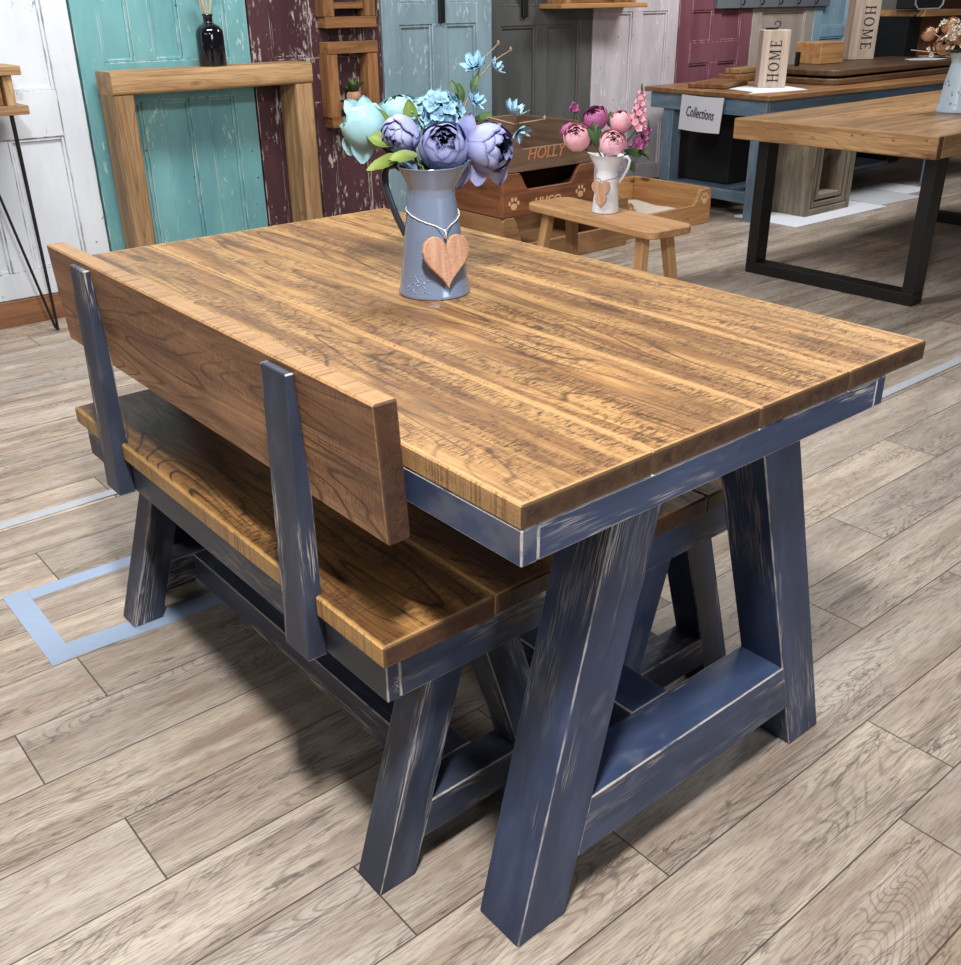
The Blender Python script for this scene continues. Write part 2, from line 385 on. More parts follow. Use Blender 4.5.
M_tape = mat_plain('tape_grey_blue', (146, 164, 190), .5, 0, .06, .4, 60)
M_strip = mat_plain('strip_brushed_metal', (190, 196, 206), .35, .3, .08)
M_sign = mat_plain('sign_grey_paint', (104, 112, 120), .5)
M_leaf = mat_petal('leaf_lime', (84, 102, 40), (126, 144, 62), (112, 130, 58))
M_leafd = mat_petal('leaf_dark', (40, 66, 36), (70, 98, 52), (60, 90, 50))
M_stem = mat_plain('stem_brown', (130, 112, 92), .7)
M_pLil = mat_petal('petal_lilac_blue', (100, 108, 154), (152, 158, 200), (84, 86, 132))
M_pLil2 = mat_petal('petal_lilac_soft', (126, 132, 176), (154, 160, 200), (100, 102, 148))
M_pDark = mat_petal('petal_navy_core', (14, 16, 40), (48, 52, 92), (150, 158, 204))
M_pAq = mat_petal('petal_aqua', (112, 154, 172), (150, 190, 196), (166, 204, 200))
M_pHy = mat_petal('petal_pale_blue', (104, 146, 172), (148, 188, 206), (120, 164, 186))
M_pPk = mat_petal('petal_pale_pink', (222, 140, 166), (240, 186, 198), (244, 206, 214))
M_pMg = mat_petal('petal_magenta', (122, 50, 98), (178, 92, 146), (196, 122, 168))
M_pBr = mat_petal('petal_peach_brown', (126, 86, 62), (190, 148, 118), (160, 118, 90))
M_pWh = mat_petal('petal_cream', (180, 168, 152), (226, 218, 204), (210, 200, 186))
M_cush = mat_plain('cushion_cream', (196, 184, 170), .9)
M_skirt = mat_wood('wood_skirting', (150, 106, 74), (124, 84, 58), (84, 54, 38), .5, rings=.3, knots=.1)
M_wall = mat_plain('wall_plaster', (150, 148, 146), .9)
M_floor = mat_floor()

# ------------------------------------------------------------------ setting
WA, WB = -3.77, -4.0
def struct(mb, name, mat, parent=None): return tag(mb.build(name, mat, parent), kind='structure') if not parent else mb.build(name, mat, parent)
struct(MB().span((-4.6, -3.5, -.05), (4.5, 12, 0), bev=.0001), 'floor', M_floor)
struct(MB().span((WA-.3, -3.5, 0), (WA-.045, 3.20, 3.2)), 'wall_left', M_wall)
struct(MB().span((WB-.3, 3.20, 0), (WB-.045, 12, 3.2)), 'wall_right', M_wall)
struct(MB().span((-4.3, 11.9, 0), (4.5, 12, 3.2)), 'wall_back', M_wall)
struct(MB().span((WA-.045, -3.5, 0), (WA+.012, 3.18, .108), ax=1), 'baseboard_left', M_skirt)
struct(MB().span((WB-.045, 3.205, 0), (WB+.012, 12, .108), ax=1), 'baseboard_right', M_skirt)
doors = [  # X, y0, y1, panels (z0,z1), columns, material data
 (WA, .175, .93, ((.22, .75), (.93, 1.82)), 2, 'pale white panelled door, scuffed, left of the teal door', ((200, 208, 218), (216, 222, 230), (110, 104, 100), .02)),
 (WA, .94, 1.725, ((.2, .86), (1.02, 1.84)), 3, 'teal green panelled door behind the beam frame', ((92, 144, 152), (114, 168, 172), (190, 206, 206), .07)),
 (WA, 1.735, 2.455, ((.2, .8), (1.0, 1.84)), 2, 'dark burgundy door with badly flaked paint', ((64, 38, 46), (80, 50, 56), (190, 178, 172), .15)),
 (WA, 2.465, 3.18, ((.2, 1.13), (1.23, 1.84)), 2, 'pale grey blue door with black latch', ((118, 144, 156), (140, 168, 180), (186, 202, 210), .10)),
 (WB, 3.34, 4.19, ((.2, 1.1), (1.2, 1.84)), 2, 'dark grey brown door with two tall panels', ((76, 78, 78), (94, 97, 97), (120, 98, 86), .05)),
 (WB, 4.2, 5.00, ((.2, 1.16), (1.26, 1.84)), 2, 'pinkish white washed door behind the dog beds', ((182, 176, 184), (204, 198, 206), (226, 224, 228), .12)),
 (WB, 5.01, 5.80, ((.5, .83), (.96, 1.16), (1.26, 1.84)), 2, 'plum red door behind the blue table', ((112, 66, 80), (130, 84, 96), (180, 150, 152), -.03)),
 (WB, 5.81, 6.56, ((.2, 1.14), (1.24, 1.84)), 1, 'beige door behind the blue table', ((160, 150, 142), (178, 168, 160), (206, 200, 194), .08)),
 (WB, 6.57, 7.12, ((.2, .95), (1.02, 1.84)), 1, 'light blue door at the far right', ((134, 168, 190), (156, 190, 210), (196, 214, 224), .08)),
 (WA, -.62, .165, ((.22, .75), (.93, 1.82)), 2, 'cream door at the left edge', ((200, 206, 216), (216, 220, 228), (120, 112, 106), .03)),
]
for i, (X, y0, y1, pz, nc, lab, (b, l, wr, am)) in enumerate(doors):
    m = MB(); st = .105; x0, x1 = X-.04, X
    if 'plum' in lab: st = .13
    m.span((x0, y0, .11), (x1, y0+st, 1.98), ax=2); m.span((x0, y1-st, .11), (x1, y1, 1.98), ax=2)
    zs = [.11]+[z for p in pz for z in p]+[1.98]
    for k in range(0, len(zs), 2): m.span((x0, y0+st, zs[k]), (x1, y1-st, zs[k+1]), ax=1)
    wI = (y1-y0-2*st); mw = .09 if nc > 1 else 0; cw = (wI-mw*(nc-1))/nc
    for (z0, z1) in pz:
        for c in range(nc):
            a = y0+st+c*(cw+mw)
            if c: m.span((x0, a-mw, z0), (x1, a, z1), ax=2)
            m.span((x0, a, z0), (x1-.016, a+cw, z1), ax=2, bev=.0005)
            for q in ((a, z0, a+.014, z1), (a+cw-.014, z0, a+cw, z1), (a+.014, z0, a+cw-.014, z0+.014), (a+.014, z1-.014, a+cw-.014, z1)):
                m.span((x1-.017, q[0], q[1]), (x1-.006, q[2], q[3]), ax=2, bev=.003)
    d = struct(m, 'door_%d' % (i+1), mat_door('paint_door_%d' % (i+1), b, l, wr, am)); d['label'] = lab
    if i == 3: MB().span((X, 2.815, 1.135), (X+.02, 2.85, 1.5)).build('latch', M_black, d)
    if i == 4: MB().span((X, 3.60, 1.145), (X+.02, 3.64, 1.5)).build('latch', M_black, d)
struct(MB().span((-1.93, -2.6, 0), (-1.895, .19, .004), ax=1, bev=.001), 'trim_1', M_strip)
struct(MB().span((-.905, 1.2, 0), (-.868, 6, .004), ax=1, bev=.001), 'trim_2', M_strip)

# ------------------------------------------------------------------ main table
H, TB, TW, TL = .77, .7395, .845, 1.462
t = empty('dining_table', (-.73, .4225, 0), 'large dining table with waxed plank top and distressed navy A-frame legs', 'dining table')
TO = Vector((-.73, .4225, 0))
m = MB(); q = TW/4
for k in range(4): m.span((-TL, k*q+.0006, TB), (0, (k+1)*q-.0006, H), bev=.0024, rnd=(.21, .63, .42, .77)[k])
m.build('tabletop', M_top, t, TO)
AZ = .692
m = MB()
m.span((-TL+.001, .001, AZ), (-.001, .026, TB), rnd=.2); m.span((-TL+.001, TW-.131, AZ), (-.001, TW-.106, TB), rnd=.5)
m.span((-.026, .026, AZ), (-.001, TW-.131, TB), ax=1, rnd=.7); m.span((-TL+.001, .026, AZ), (-TL+.026, TW-.131, TB), ax=1)
m.build('apron', M_navy, t, TO)
def legfn(x0, x1, yb0, yb1, yt0, yt1, ztop, zref):
    """slanted post: bottom y range at z=0, y range yt at zref, extended to ztop"""
    def f(v):
        z = v.z+ztop/2; s_ = z/zref; y0 = yb0+(yt0-yb0)*s_; y1 = yb1+(yt1-yb1)*s_
        k = (v.y+.0475)/.095
        return Vector((x0+(x1-x0)*(v.x+.5*abs(x1-x0))/abs(x1-x0), y0+(y1-y0)*k, z))
    return f
def leg(x0, x1, ya, yb, ztop, zref, mat, root, off, rnd):
    mb = MB(); mb.box((0, 0, 0), (abs(x1-x0)/2, .0475, ztop/2), ax=2, bev=.003, fn=legfn(x0, x1, ya[0], ya[1], yb[0], yb[1], ztop, zref), rnd=rnd)
    return mb.build('leg', mat, root, off)
for (x0, x1) in ((-.142, -.0523), (-TL+.0523, -TL+.142)):
    leg(x0, x1, (.048, .145), (.214, .309), TB-.001, AZ, M_navy, t, TO, .13+abs(x0)*.2)
    leg(x0, x1, (.726, .818), (.511, .602), TB-.001, AZ, M_navy, t, TO, .57+abs(x0)*.2)
    mb = MB(); RB, RT = .103, .205
    def rf(v, x0=x0, x1=x1):
        z = RB+(v.z+.0505)/.101*(RT-RB); ya = .145+(.309-.145)*z/AZ-.004; yb = .726-(.726-.511)*z/AZ+.004
        return Vector((x0+(x1-x0)*(v.x+.045)/.09, ya+(yb-ya)*(v.y+.25)/.5, z))
    mb.box((0, 0, 0), (.045, .25, .0505), ax=1, bev=.002, fn=rf, rnd=.35); mb.build('end_rail', M_navy, t, TO)
MB().span((-TL+.142, .378, .110), (-.1425, .467, .2035), rnd=.81).build('stretcher', M_navy, t, TO)

# ------------------------------------------------------------------ benches
BZ0, BZ1, BZ2 = .387, .4578, .4924   # apron bottom, seat bottom, seat top
def bench(yc, backed, label, loc, mat):
    b = empty('bench', loc, label, 'bench'); off = Vector(loc); xe, xf = -.2129, -1.3417; hw = .194
    y0, y1 = yc-hw, yc+hw
    p1, p2 = (-.4502, -.3838), (-1.1578, -1.0914)
    m = MB()
    for j, (a, c) in enumerate(((y0, yc-.0006), (yc+.0006, y1))):
        if j == 0 and backed:
            n = y0+.0125; poly = [(xf, a), (p2[0]-.001, a), (p2[0]-.001, n), (p2[1]+.001, n), (p2[1]+.001, a), (p1[0]-.001, a), (p1[0]-.001, n), (p1[1]+.001, n), (p1[1]+.001, a), (xe, a), (xe, c), (xf, c)]
            m.prism(poly, BZ2-BZ1, lambda x, y, z: Vector((x, y, z+BZ1)), bev=.003, rnd=.33); m.lp = [Vector((v.x-(xf+xe)/2, v.y-(a+c)/2, v.z-(BZ1+BZ2)/2)) for v in m.V]; m.hd = [Vector(((xe-xf)/2, (c-a)/2, (BZ2-BZ1)/2))]*len(m.V)
        else: m.span((xf, a, BZ1), (xe, c, BZ2), bev=.0035, rnd=.33+j*.3+yc*.3)
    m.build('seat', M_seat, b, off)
    ai = .0125; m = MB(); A0, A1 = y0+ai, y1-ai; X0, X1 = xf+.0156, xe-.0156
    m.span((X0, A0, BZ0), (X1, A0+.022, BZ1)); m.span((X0, A1-.022, BZ0), (X1, A1, BZ1))
    m.span((X1-.022, A0+.022, BZ0), (X1, A1-.022, BZ1), ax=1); m.span((X0, A0+.022, BZ0), (X0+.022, A1-.022, BZ1), ax=1)
    m.build('apron', mat, b, off)
    for (x0, x1) in ((-.325, -.2604), (-1.285, -1.2185)):
        ob, ot = -.1985, -.0821    # outer offset at floor and at apron bottom (z .387)
        leg(x0, x1, (yc+ob, yc+ob+.0687), (yc+ot, yc+ot+.0687), BZ1-.001, BZ0, mat, b, off, random.random())
        leg(x0, x1, (yc-ob-.0687, yc-ob), (yc-ot-.0687, yc-ot), BZ1-.001, BZ0, mat, b, off, random.random())
        mb = MB()
        def rf(v, x0=x0, x1=x1):
            z = .067+(v.z+.033)/.066*.066; k = (ot-ob)*z/BZ0; ya = yc+ob+.0687+k-.003; yb = 2*yc-ya
            return Vector((x0+(x1-x0)*(v.x+.032)/.064, ya+(yb-ya)*(v.y+.13)/.26, z))
        mb.box((0, 0, 0), (.032, .13, .033), ax=1, bev=.002, fn=rf); mb.build('end_rail', mat, b, off)
    MB().span((-1.218, yc-.04, .067), (-.3255, yc+.04, .1325)).build('stretcher', mat, b, off)
    if backed:
        m = MB(); zb, zt = .6445, .8360; yo = lambda z: -.0355-(z-zb)/(zt-zb)*.0104
        def bf(v): z = zb+(v.z+.093)/.186*(zt-zb); return Vector((v.x+(-.2038-1.3158)/2, yo(z)+(v.y+.0174), z))
        m.box((0, 0, 0), (.556, .0174, .093), ax=0, bev=.003, fn=bf, rnd=.44); m.build('backrest', M_back, b, off)
        for (a, c) in (p1, p2):
            m = MB(); zz = (.3846, .8265)
            prof = [(-.068, .3846), (-.0357, .3846), (-.0357, .65), (yo(.8265)-.0003, .8265), (-.0580, .8265)]
            m.prism(prof, c-a, lambda y, z, x, a=a: Vector((a+x, y, z)), bev=.0015, ax=1)
            m.hd = [Vector((.4, 9, 9))]*len(m.V)
            # local coordinates centred so that the edges wear
            m.lp = [Vector((v.z-.6055, v.x-(a+c)/2, v.y+.052)) for v in m.V]; m.hd = [Vector((.2210, (c-a)/2, .0135+.0065*(1-(v.z-.3846)/.442))) for v in m.V]
            m.build('back_post', mat, b, off)
    return b
bench(.146, True, 'wooden bench with plank backrest on two dark posts, nearest the camera, under the table edge', (-.777, .146, 0), M_char)
bench(.62, False, 'backless plank bench tucked under the far side of the dining table', (-.777, .62, 0), M_navy)
# ------------------------------------------------------------------ shape helpers for flowers
RGT = Vector((.638, .77, 0)); FWD = Vector((-.77, .638, 0)); UP = Vector((0, 0, 1))
def frame(ax):
    ax = Vector(ax).normalized(); a = ax.cross(UP if abs(ax.z) < .9 else Vector((1, 0, 0))).normalized(); return ax, a, ax.cross(a)
def shell(mb, C, axis, R, n, te, wid, ph=0., flare=0., el=1., rag=.04, k=8):
    ax, a, b = frame(axis); C = Vector(C)
    for i in range(n):
        phi = ph+2*PI*i/n+random.uniform(-.12, .12); tt = te*random.uniform(.88, 1.12); rf = random.uniform(.96, 1.04); w_ = wid*random.uniform(.9, 1.1); s0 = random.random()*9
        def f(u, v):
            s = v*2-1; e = tt+.34*s*s+rag*math.sin(7*s+s0); th = PI*.97-u*(PI*.97-e)
            az = phi+s*w_*(.3+.7*math.sin(min(1, u*1.25)*PI/2)); rr = R*rf*(1+flare*u**3+.035*math.sin(4*s+s0)*u*u)
            return C+rr*(math.sin(th)*(math.cos(az)*a+math.sin(az)*b)+math.cos(th)*el*ax)
        mb.grid(f, k, k)
def leafs(mb, base, d, nrm, L, W, droop=.3):
    base = Vector(base); d = Vector(d).normalized(); n = Vector(nrm); n = (n-n.dot(d)*d).normalized(); sd = d.cross(n)
    def f(u, v):
        s = v*2-1; wv = math.sin(PI*min(1, u*.92+.06))**.8*W*.5
        return base+d*(u*L)+sd*s*wv+n*(-droop*L*u*u+.18*W*abs(s)+.02*W*math.sin(u*19))
    mb.grid(f, 8, 4)
def star(mb, C, axis, R, n, cup=.3, wid=.5, ph=0.):
    ax, a, b = frame(axis); C = Vector(C)
    for i in range(n):
        az = ph+2*PI*i/n; d = a*math.cos(az)+b*math.sin(az); sd = ax.cross(d)
        def f(u, v):
            s = v*2-1; wv = math.sin(PI*min(1, u*.85+.08))*wid*R*.5
            return C+d*(u*R*math.cos(cup*.6))+sd*s*wv+ax*(cup*R*u*u+.12*R*s*s)
        mb.grid(f, 5, 4)
def leafparts(e, o, lst, mat, name='leaf'):
    for a in lst:
        m = MB(); leafs(m, *a); m.build(name, mat, e, o)
def peony(name, label, cat, C, axis, R, mat, core, el=1., spec='open', stem_to=None, group=None, leaf=None, k=8):
    C = Vector(C); ax = Vector(axis).normalized(); e = empty(name, C, label, cat, group)
    m = MB()
    shell(m, C, ax, R, 5, 1.0, .78, .2, .05, el, k=k); shell(m, C, ax, R*.93, 5, .72, .72, .8, 0, el, k=k)
    if spec == 'open': shell(m, C, ax, R*.84, 5, .52, .7, .4, 0, el, k=k)
    else: shell(m, C, ax, R*.84, 4, .3, .9, .4, 0, el, k=k); shell(m, C, ax, R*.74, 3, .1, 1.1, .4, 0, el, k=k)
    m.build('petals', mat, e, C)
    if spec == 'open':
        m = MB(); shell(m, C+ax*R*.06, ax, R*.60, 6, .42, .5, .1, 0, 1.05, .12, k=6); shell(m, C+ax*R*.02, ax, R*.45, 5, .35, .6, .5, 0, 1.15, .12, k=6)
        m.build('flower_core', core, e, C)
    if stem_to is not None:
        MB().tube([C-ax*R*.9, (C-ax*R*.9+Vector(stem_to))/2-UP*.004, stem_to], .0022, 6).build('stem', M_leafd, e, C)
    if leaf:
        m = MB()
        for (p, d, n, L, W) in leaf: leafs(m, p, d, n, L, W)
        m.build('leaf', M_leaf, e, C)
    return e
def heart_poly(s, n=28):
    P = []
    for i in range(n):
        q = 2*PI*i/n; x = 16*math.sin(q)**3; y = 13*math.cos(q)-5*math.cos(2*q)-2*math.cos(3*q)-math.cos(4*q)
        P.append((x/32*s, y/29*s*1.05))
    return P
def paw(mb, fn, s):
    """a paw print in flat relief; fn(x,y,z)"""
    def disc(cx, cy, rx, ry, n=12): mb.prism([(cx+rx*math.cos(2*PI*i/n), cy+ry*math.sin(2*PI*i/n)) for i in range(n)], .0012, fn)
    disc(0, -.12*s, .27*s, .22*s)
    for x, y in ((-.38, .1), (-.15, .34), (.15, .34), (.38, .1)): disc(x*s, y*s, .1*s, .15*s)
def serif(mb, word, h, fn, gap=.2, th=.0012):
    """slab serif capitals laid along +x from the origin; fn(x,y,z)"""
    x0 = 0; w_, t_ = h*.13, h*.07
    R_ = lambda a, b, c, d: mb.prism([(a, b), (c, b), (c, d), (a, d)], th, fn)
    for ch in word:
        if ch == 'H':
            for a in (.1, .62): R_(x0+a*h, 0, x0+a*h+w_, h); R_(x0+a*h-.08*h, 0, x0+a*h+w_+.08*h, t_); R_(x0+a*h-.08*h, h-t_, x0+a*h+w_+.08*h, h)
            R_(x0+.2*h, h*.47, x0+.64*h, h*.54); x0 += .86*h
        elif ch == 'O':
            n = 24; o = [(x0+.42*h+.42*h*math.cos(2*PI*i/n), h/2+.51*h*math.sin(2*PI*i/n)) for i in range(n)]; q = [(x0+.42*h+.28*h*math.cos(2*PI*i/n), h/2+.43*h*math.sin(2*PI*i/n)) for i in range(n)]
            for i in range(n): j = (i+1) % n; mb.prism([o[i], o[j], q[j], q[i]], th, fn)
            x0 += .86*h
        elif ch == 'M':
            for a, ww in ((.1, .08), (.78, .14)): R_(x0+a*h, 0, x0+a*h+ww*h, h); R_(x0+a*h-.08*h, 0, x0+a*h+(ww+.08)*h, t_); R_(x0+a*h-.08*h, h-t_, x0+a*h+(ww+.02)*h, h)
            mb.prism([(x0+.1*h, h), (x0+.24*h, h), (x0+.54*h, .1*h), (x0+.46*h, .02*h)], th, fn)
            mb.prism([(x0+.46*h, .02*h), (x0+.54*h, .1*h), (x0+.84*h, h), (x0+.78*h, h)], th, fn); x0 += 1.04*h
        elif ch == 'E':
            R_(x0+.1*h, 0, x0+.1*h+w_, h); R_(x0, 0, x0+.62*h, t_); R_(x0, h-t_, x0+.6*h, h); R_(x0+.2*h, .48*h, x0+.45*h, .54*h)
            R_(x0+.56*h, 0, x0+.62*h, .22*h); R_(x0+.54*h, .8*h, x0+.6*h, h); R_(x0+.42*h, .4*h, x0+.46*h, .62*h); x0 += .7*h
        x0 += gap*h
    return x0
def jug(root, body_mat, prof, handle, spout_dir, hm, sp=.012):
    def fx(v, a, r, z):
        top = prof[len(prof)//2][1] if False else max(p[1] for p in prof)
        zn = max(0, (z-top*.82)/(top*.18)); d = Vector((math.cos(a), math.sin(a), 0)).dot(spout_dir)
        return v+spout_dir*sp*zn*max(0, d)**6 + UP*sp*.6*zn*max(0, d)**6
    MB().lathe(prof, n=44, fx=fx).build('body', body_mat, root)
    MB().tube(handle, (.0048, .0062), 10, flat=None).build('handle', hm, root)

# ------------------------------------------------------------------ enamel jug on the dining table
JC = Vector((-.737, .450, H))
j = empty('jug', JC, 'tall lilac grey enamel jug with dark strap handle on the dining table', 'jug')
PJ = [(.0001, .004), (.062, .004), (.064, 0), (.0655, .002), (.065, .006), (.0628, .012), (.0605, .03), (.0535, .085), (.0462, .14), (.0418, .172), (.0405, .184), (.0425, .189), (.050, .205), (.0575, .222), (.0590, .224), (.0572, .2225), (.049, .205), (.0400, .188), (.0385, .18), (.043, .15), (.052, .08), (.058, .02), (.0001, .018)]
hd_ = (-RGT*.95+FWD*.3).normalized()
jug(j, M_jug, PJ, [hd_*r+UP*z for r, z in ((.048, .212), (.066, .221), (.081, .218), (.088, .204), (.087, .186), (.079, .160), (.068, .132), (.058, .112), (.052, .100))], RGT, M_jugd)
m = MB()
for k, (du, dz, ln, tw) in enumerate(((-.62, .028, .016, .5), (-.5, .036, .014, -.6), (-.4, .030, .018, .3), (-.28, .024, .016, -.3), (-.75, .020, .014, .2), (-.18, .034, .012, .8), (-.52, .022, .014, .9), (-.35, .042, .012, 1.3), (-.65, .014, .018, 0), (-.2, .014, .016, .2))):
    P = []
    for i in range(5):
        s_ = (i/4-.5)*ln; ang = du+s_*math.cos(tw)/.06; z = dz+s_*math.sin(tw)+.003*math.sin(i*1.5); d = -FWD*math.cos(ang)+RGT*math.sin(ang); r = .0640-z*.118
        P.append(d*r+UP*z)
    m.tube(P, .0011, 5)
m.build('embossed_sprig', M_jug, j)
# heart tag hung round the jug on a string
hn = (-FWD*.84+RGT*.42).normalized(); hs = UP.cross(hn).normalized(); tilt = .10
hx = (UP*math.cos(tilt)-hn*math.sin(tilt)).normalized(); hN = hs.cross(hx).normalized()
if hN.dot(hn) < 0: hN = -hN
HC = JC+hn*.0665+UP*.081-UP.cross(hn).normalized()*.006
ht = empty('heart_tag', HC, 'wooden heart tag hanging on white string round the lilac grey jug', 'heart tag')
MB().prism(heart_poly(.089), .010, lambda x, y, z: HC+hs*x+hx*(y-.004)+hN*(z-.005), bev=.0015, ax=1).build('heart', M_heart, ht, HC)
MB().ball(HC+hx*.030+hN*.0052, .0022).build('hole', M_rout2, ht, HC)
m = MB(); pt = HC+hx*.031+hN*.007; kn = HC+hx*.042+hN*.003
lp_ = [kn]
for i in range(1, 20):
    q = 2*PI*i/20; d = hn*math.cos(q)+hs*math.sin(q); qq = min(q, 2*PI-q); zz = .150-.026*max(0, 1-qq/1.7); lp_.append(JC+d*(.0462+(.14-zz)*.1327+.0020)+UP*zz)
lp_.append(kn); m.tube(lp_, .0010, 6); m.tube([kn, kn+hN*.003-hx*.003, pt], .0010, 6); m.ball(kn, .0024)
m.build('string', M_string, ht, HC)
NK = JC+UP*.17
g1 = 'silk flowers in the lilac grey jug'
peony('peony', 'lilac blue silk peony with dark navy centre, middle front of the jug', 'flower', (-.736, .479, 1.020), (.46, -.34, .44), .0425, M_pLil, M_pDark, 1., 'open', NK, g1)
peony('peony', 'lilac blue silk peony turned to the right, rightmost bloom in the grey jug', 'flower', (-.697, .549, 1.016), (.74, .20, .02), .0430, M_pLil, M_pDark, 1.08, 'open', NK, g1)
peony('peony', 'soft lilac closed silk peony left of the dark centred bloom', 'flower', (-.799, .430, 1.038), (.35, -.75, -.25), .0345, M_pLil2, M_pDark, .95, 'closed', NK, g1)
peony('peony', 'pale aqua silk peony at the far left of the bouquet', 'flower', (-.866, .402, 1.052), (-.25, -.45, .65), .0385, M_pAq, M_pDark, 1.15, 'closed', NK, g1, leaf=None)
peony('peony', 'pale aqua silk peony behind the soft lilac one', 'flower', (-.855, .470, 1.075), (.1, -.3, .9), .034, M_pAq, M_pDark, .8, 'closed', NK, g1)
def stray(mb, C, d, n, L, W): leafs(mb, C, d, n, L, W, .25)
e = empty('loose_petals', (-.70, .53, .98), 'loose lilac outer petals drooping under the blooms in the grey jug', 'petals', g1)
leafparts(e, Vector((-.70, .53, .98)), (((-.712, .500, 1.000), (.0, -.22, -.9), (.7, -.6, .1), .050, .034), ((-.700, .528, .998), (.02, -.1, -.9), (.7, -.6, .1), .046, .034), ((-.690, .560, .998), (.05, .1, -.9), (.7, -.6, .1), .048, .034), ((-.76, .474, 1.000), (-.3, -.3, .95), (.7, -.6, .1), .044, .030), ((-.728, .515, 1.035), (.25, .05, .5), (.7, -.6, .1), .042, .034)), M_pLil, 'petal')
e = empty('loose_petals', (-.86, .40, 1.03), 'loose pale aqua petals spread round the far left bloom of the grey jug', 'petals', g1)
leafparts(e, Vector((-.86, .40, 1.03)), (((-.855, .392, 1.045), (-.05, -.08, -.9), (.7, -.6, .1), .058, .040), ((-.872, .384, 1.040), (-.12, -.22, -.8), (.7, -.6, .2), .040, .034), ((-.868, .395, 1.066), (-.30, -.28, .5), (.6, -.6, .3), .038, .030), ((-.855, .402, 1.068), (.0, -.1, .6), (.6, -.6, .3), .034, .030)), M_pAq, 'petal')
# hydrangea heads
def hydrangea(label, C, R, mat, seed, n=34, sz=.0155):
    random.seed(seed); C = Vector(C); m = MB()
    for i in range(n):
        z = 1-1.55*(i+.5)/n; q = i*2.39996; d = Vector((math.sqrt(max(0, 1-z*z))*math.cos(q), math.sqrt(max(0, 1-z*z))*math.sin(q), z))
        star(m, C+d*R*random.uniform(.86, 1.05), d+Vector((random.uniform(-.3, .3), random.uniform(-.3, .3), 0)), sz, 4, .25, 1.0, random.random()*3)
    e = empty('hydrangea', C, label, 'flower', g1); m.build('florets', mat, e, C)
    MB().ball(C, R*.8).build('flower_core', M_leafd, e, C)
    MB().tube([C-UP*R*.7, NK], .0022, 6).build('stem', M_leafd, e, C)
hydrangea('pale blue silk hydrangea head at the top middle of the grey jug', (-.797, .520, 1.066), .036, M_pHy, 3)
hydrangea('pale aqua silk hydrangea head between the two aqua peonies and lilac bud', (-.828, .492, 1.060), .026, M_pAq, 5, 22, .013)
# blossom sprays with twigs
def spray(label, P, blooms, buds, leaf_, mat=None, group=g1):
    o = Vector(P[0][0]); e = empty('blossom_spray', o, label, 'flower spray', group)
    m = MB()
    for pl in P: m.tube(pl, [.0020-.0010*i/(len(pl)-1) for i in range(len(pl))], 6)
    m.build('twig', M_stem, e, o)
    for (c, ax, r, n, cup) in blooms:
        m = MB(); star(m, c, ax, r, n, cup, .62, .4); star(m, Vector(c)+Vector(ax).normalized()*.002, ax, r*.7, 3, cup+.5, .55, 1.2); m.build('blossom', mat or M_pHy, e, o)
    for c in buds: MB().ball(c, .0026, 8, 5, (1, 1, 1.8)).build('bud', M_stem, e, o)
    if leaf_:
        leafparts(e, o, leaf_, M_leafd)
spray('thin twig spray of pale blue magnolia blossom, tallest in the grey jug', [[NK, (-.775, .545, 1.06), (-.782, .592, 1.118), (-.775, .625, 1.15), (-.767, .659, 1.167)], [(-.782, .592, 1.118), (-.79, .61, 1.15), (-.779, .641, 1.178)]],
      [((-.792, .598, 1.142), (.2, -.5, .6), .026, 6, .5), ((-.775, .628, 1.138), (.5, .3, .5), .020, 5, .5), ((-.772, .578, 1.086), (.6, .1, .4), .022, 5, .4)], [(-.766, .660, 1.169), (-.779, .642, 1.180)],
      [((-.785, .56, 1.085), (0, -.2, .9), (.7, -.6, .1), .032, .018), ((-.775, .575, 1.105), (.2, .2, .6), (.7, -.6, .1), .028, .016), ((-.78, .548, 1.1), (-.3, -.3, .8), (.7, -.6, .1), .026, .012)])
spray('low twig spray with pale blue blossom reaching right past the lilac peony', [[NK, (-.755, .53, 1.03), (-.735, .58, 1.062), (-.705, .615, 1.05), (-.669, .652, 1.058)]],
      [((-.702, .609, 1.066), (.3, .2, .8), .026, 5, .7), ((-.698, .62, 1.04), (.7, .1, -.6), .024, 4, .4)], [(-.668, .654, 1.06)],
      [((-.745, .56, 1.055), (.2, .5, .35), (.6, -.5, .5), .034, .014), ((-.74, .55, 1.06), (.0, .5, .0), (.6, -.5, .5), .04, .014)])
e = empty('leaf_sprig', NK, 'sprig of broad lime green leaves over the left rim of the grey jug', 'leaves', g1)
leafparts(e, NK, (((-.775, .425, 1.004), (-.40, -.62, -.16), (.3, -.4, .9), .072, .036, .15), ((-.755, .435, 1.006), (-.25, -.52, .03), (.3, -.5, .8), .05, .03, .2), ((-.80, .415, 1.022), (-.5, -.45, .3), (.5, -.5, .6), .05, .028, .1), ((-.815, .47, 1.05), (.0, -.1, .9), (.7, -.6, .1), .045, .026, .05), ((-.83, .43, 1.05), (-.3, -.3, .7), (.7, -.6, .1), .035, .02, .05)), M_leaf)
MB().tube([(-.775, .425, 1.004), (-.755, .445, .99), NK], .0018, 6).build('stem', M_leaf, e, NK)

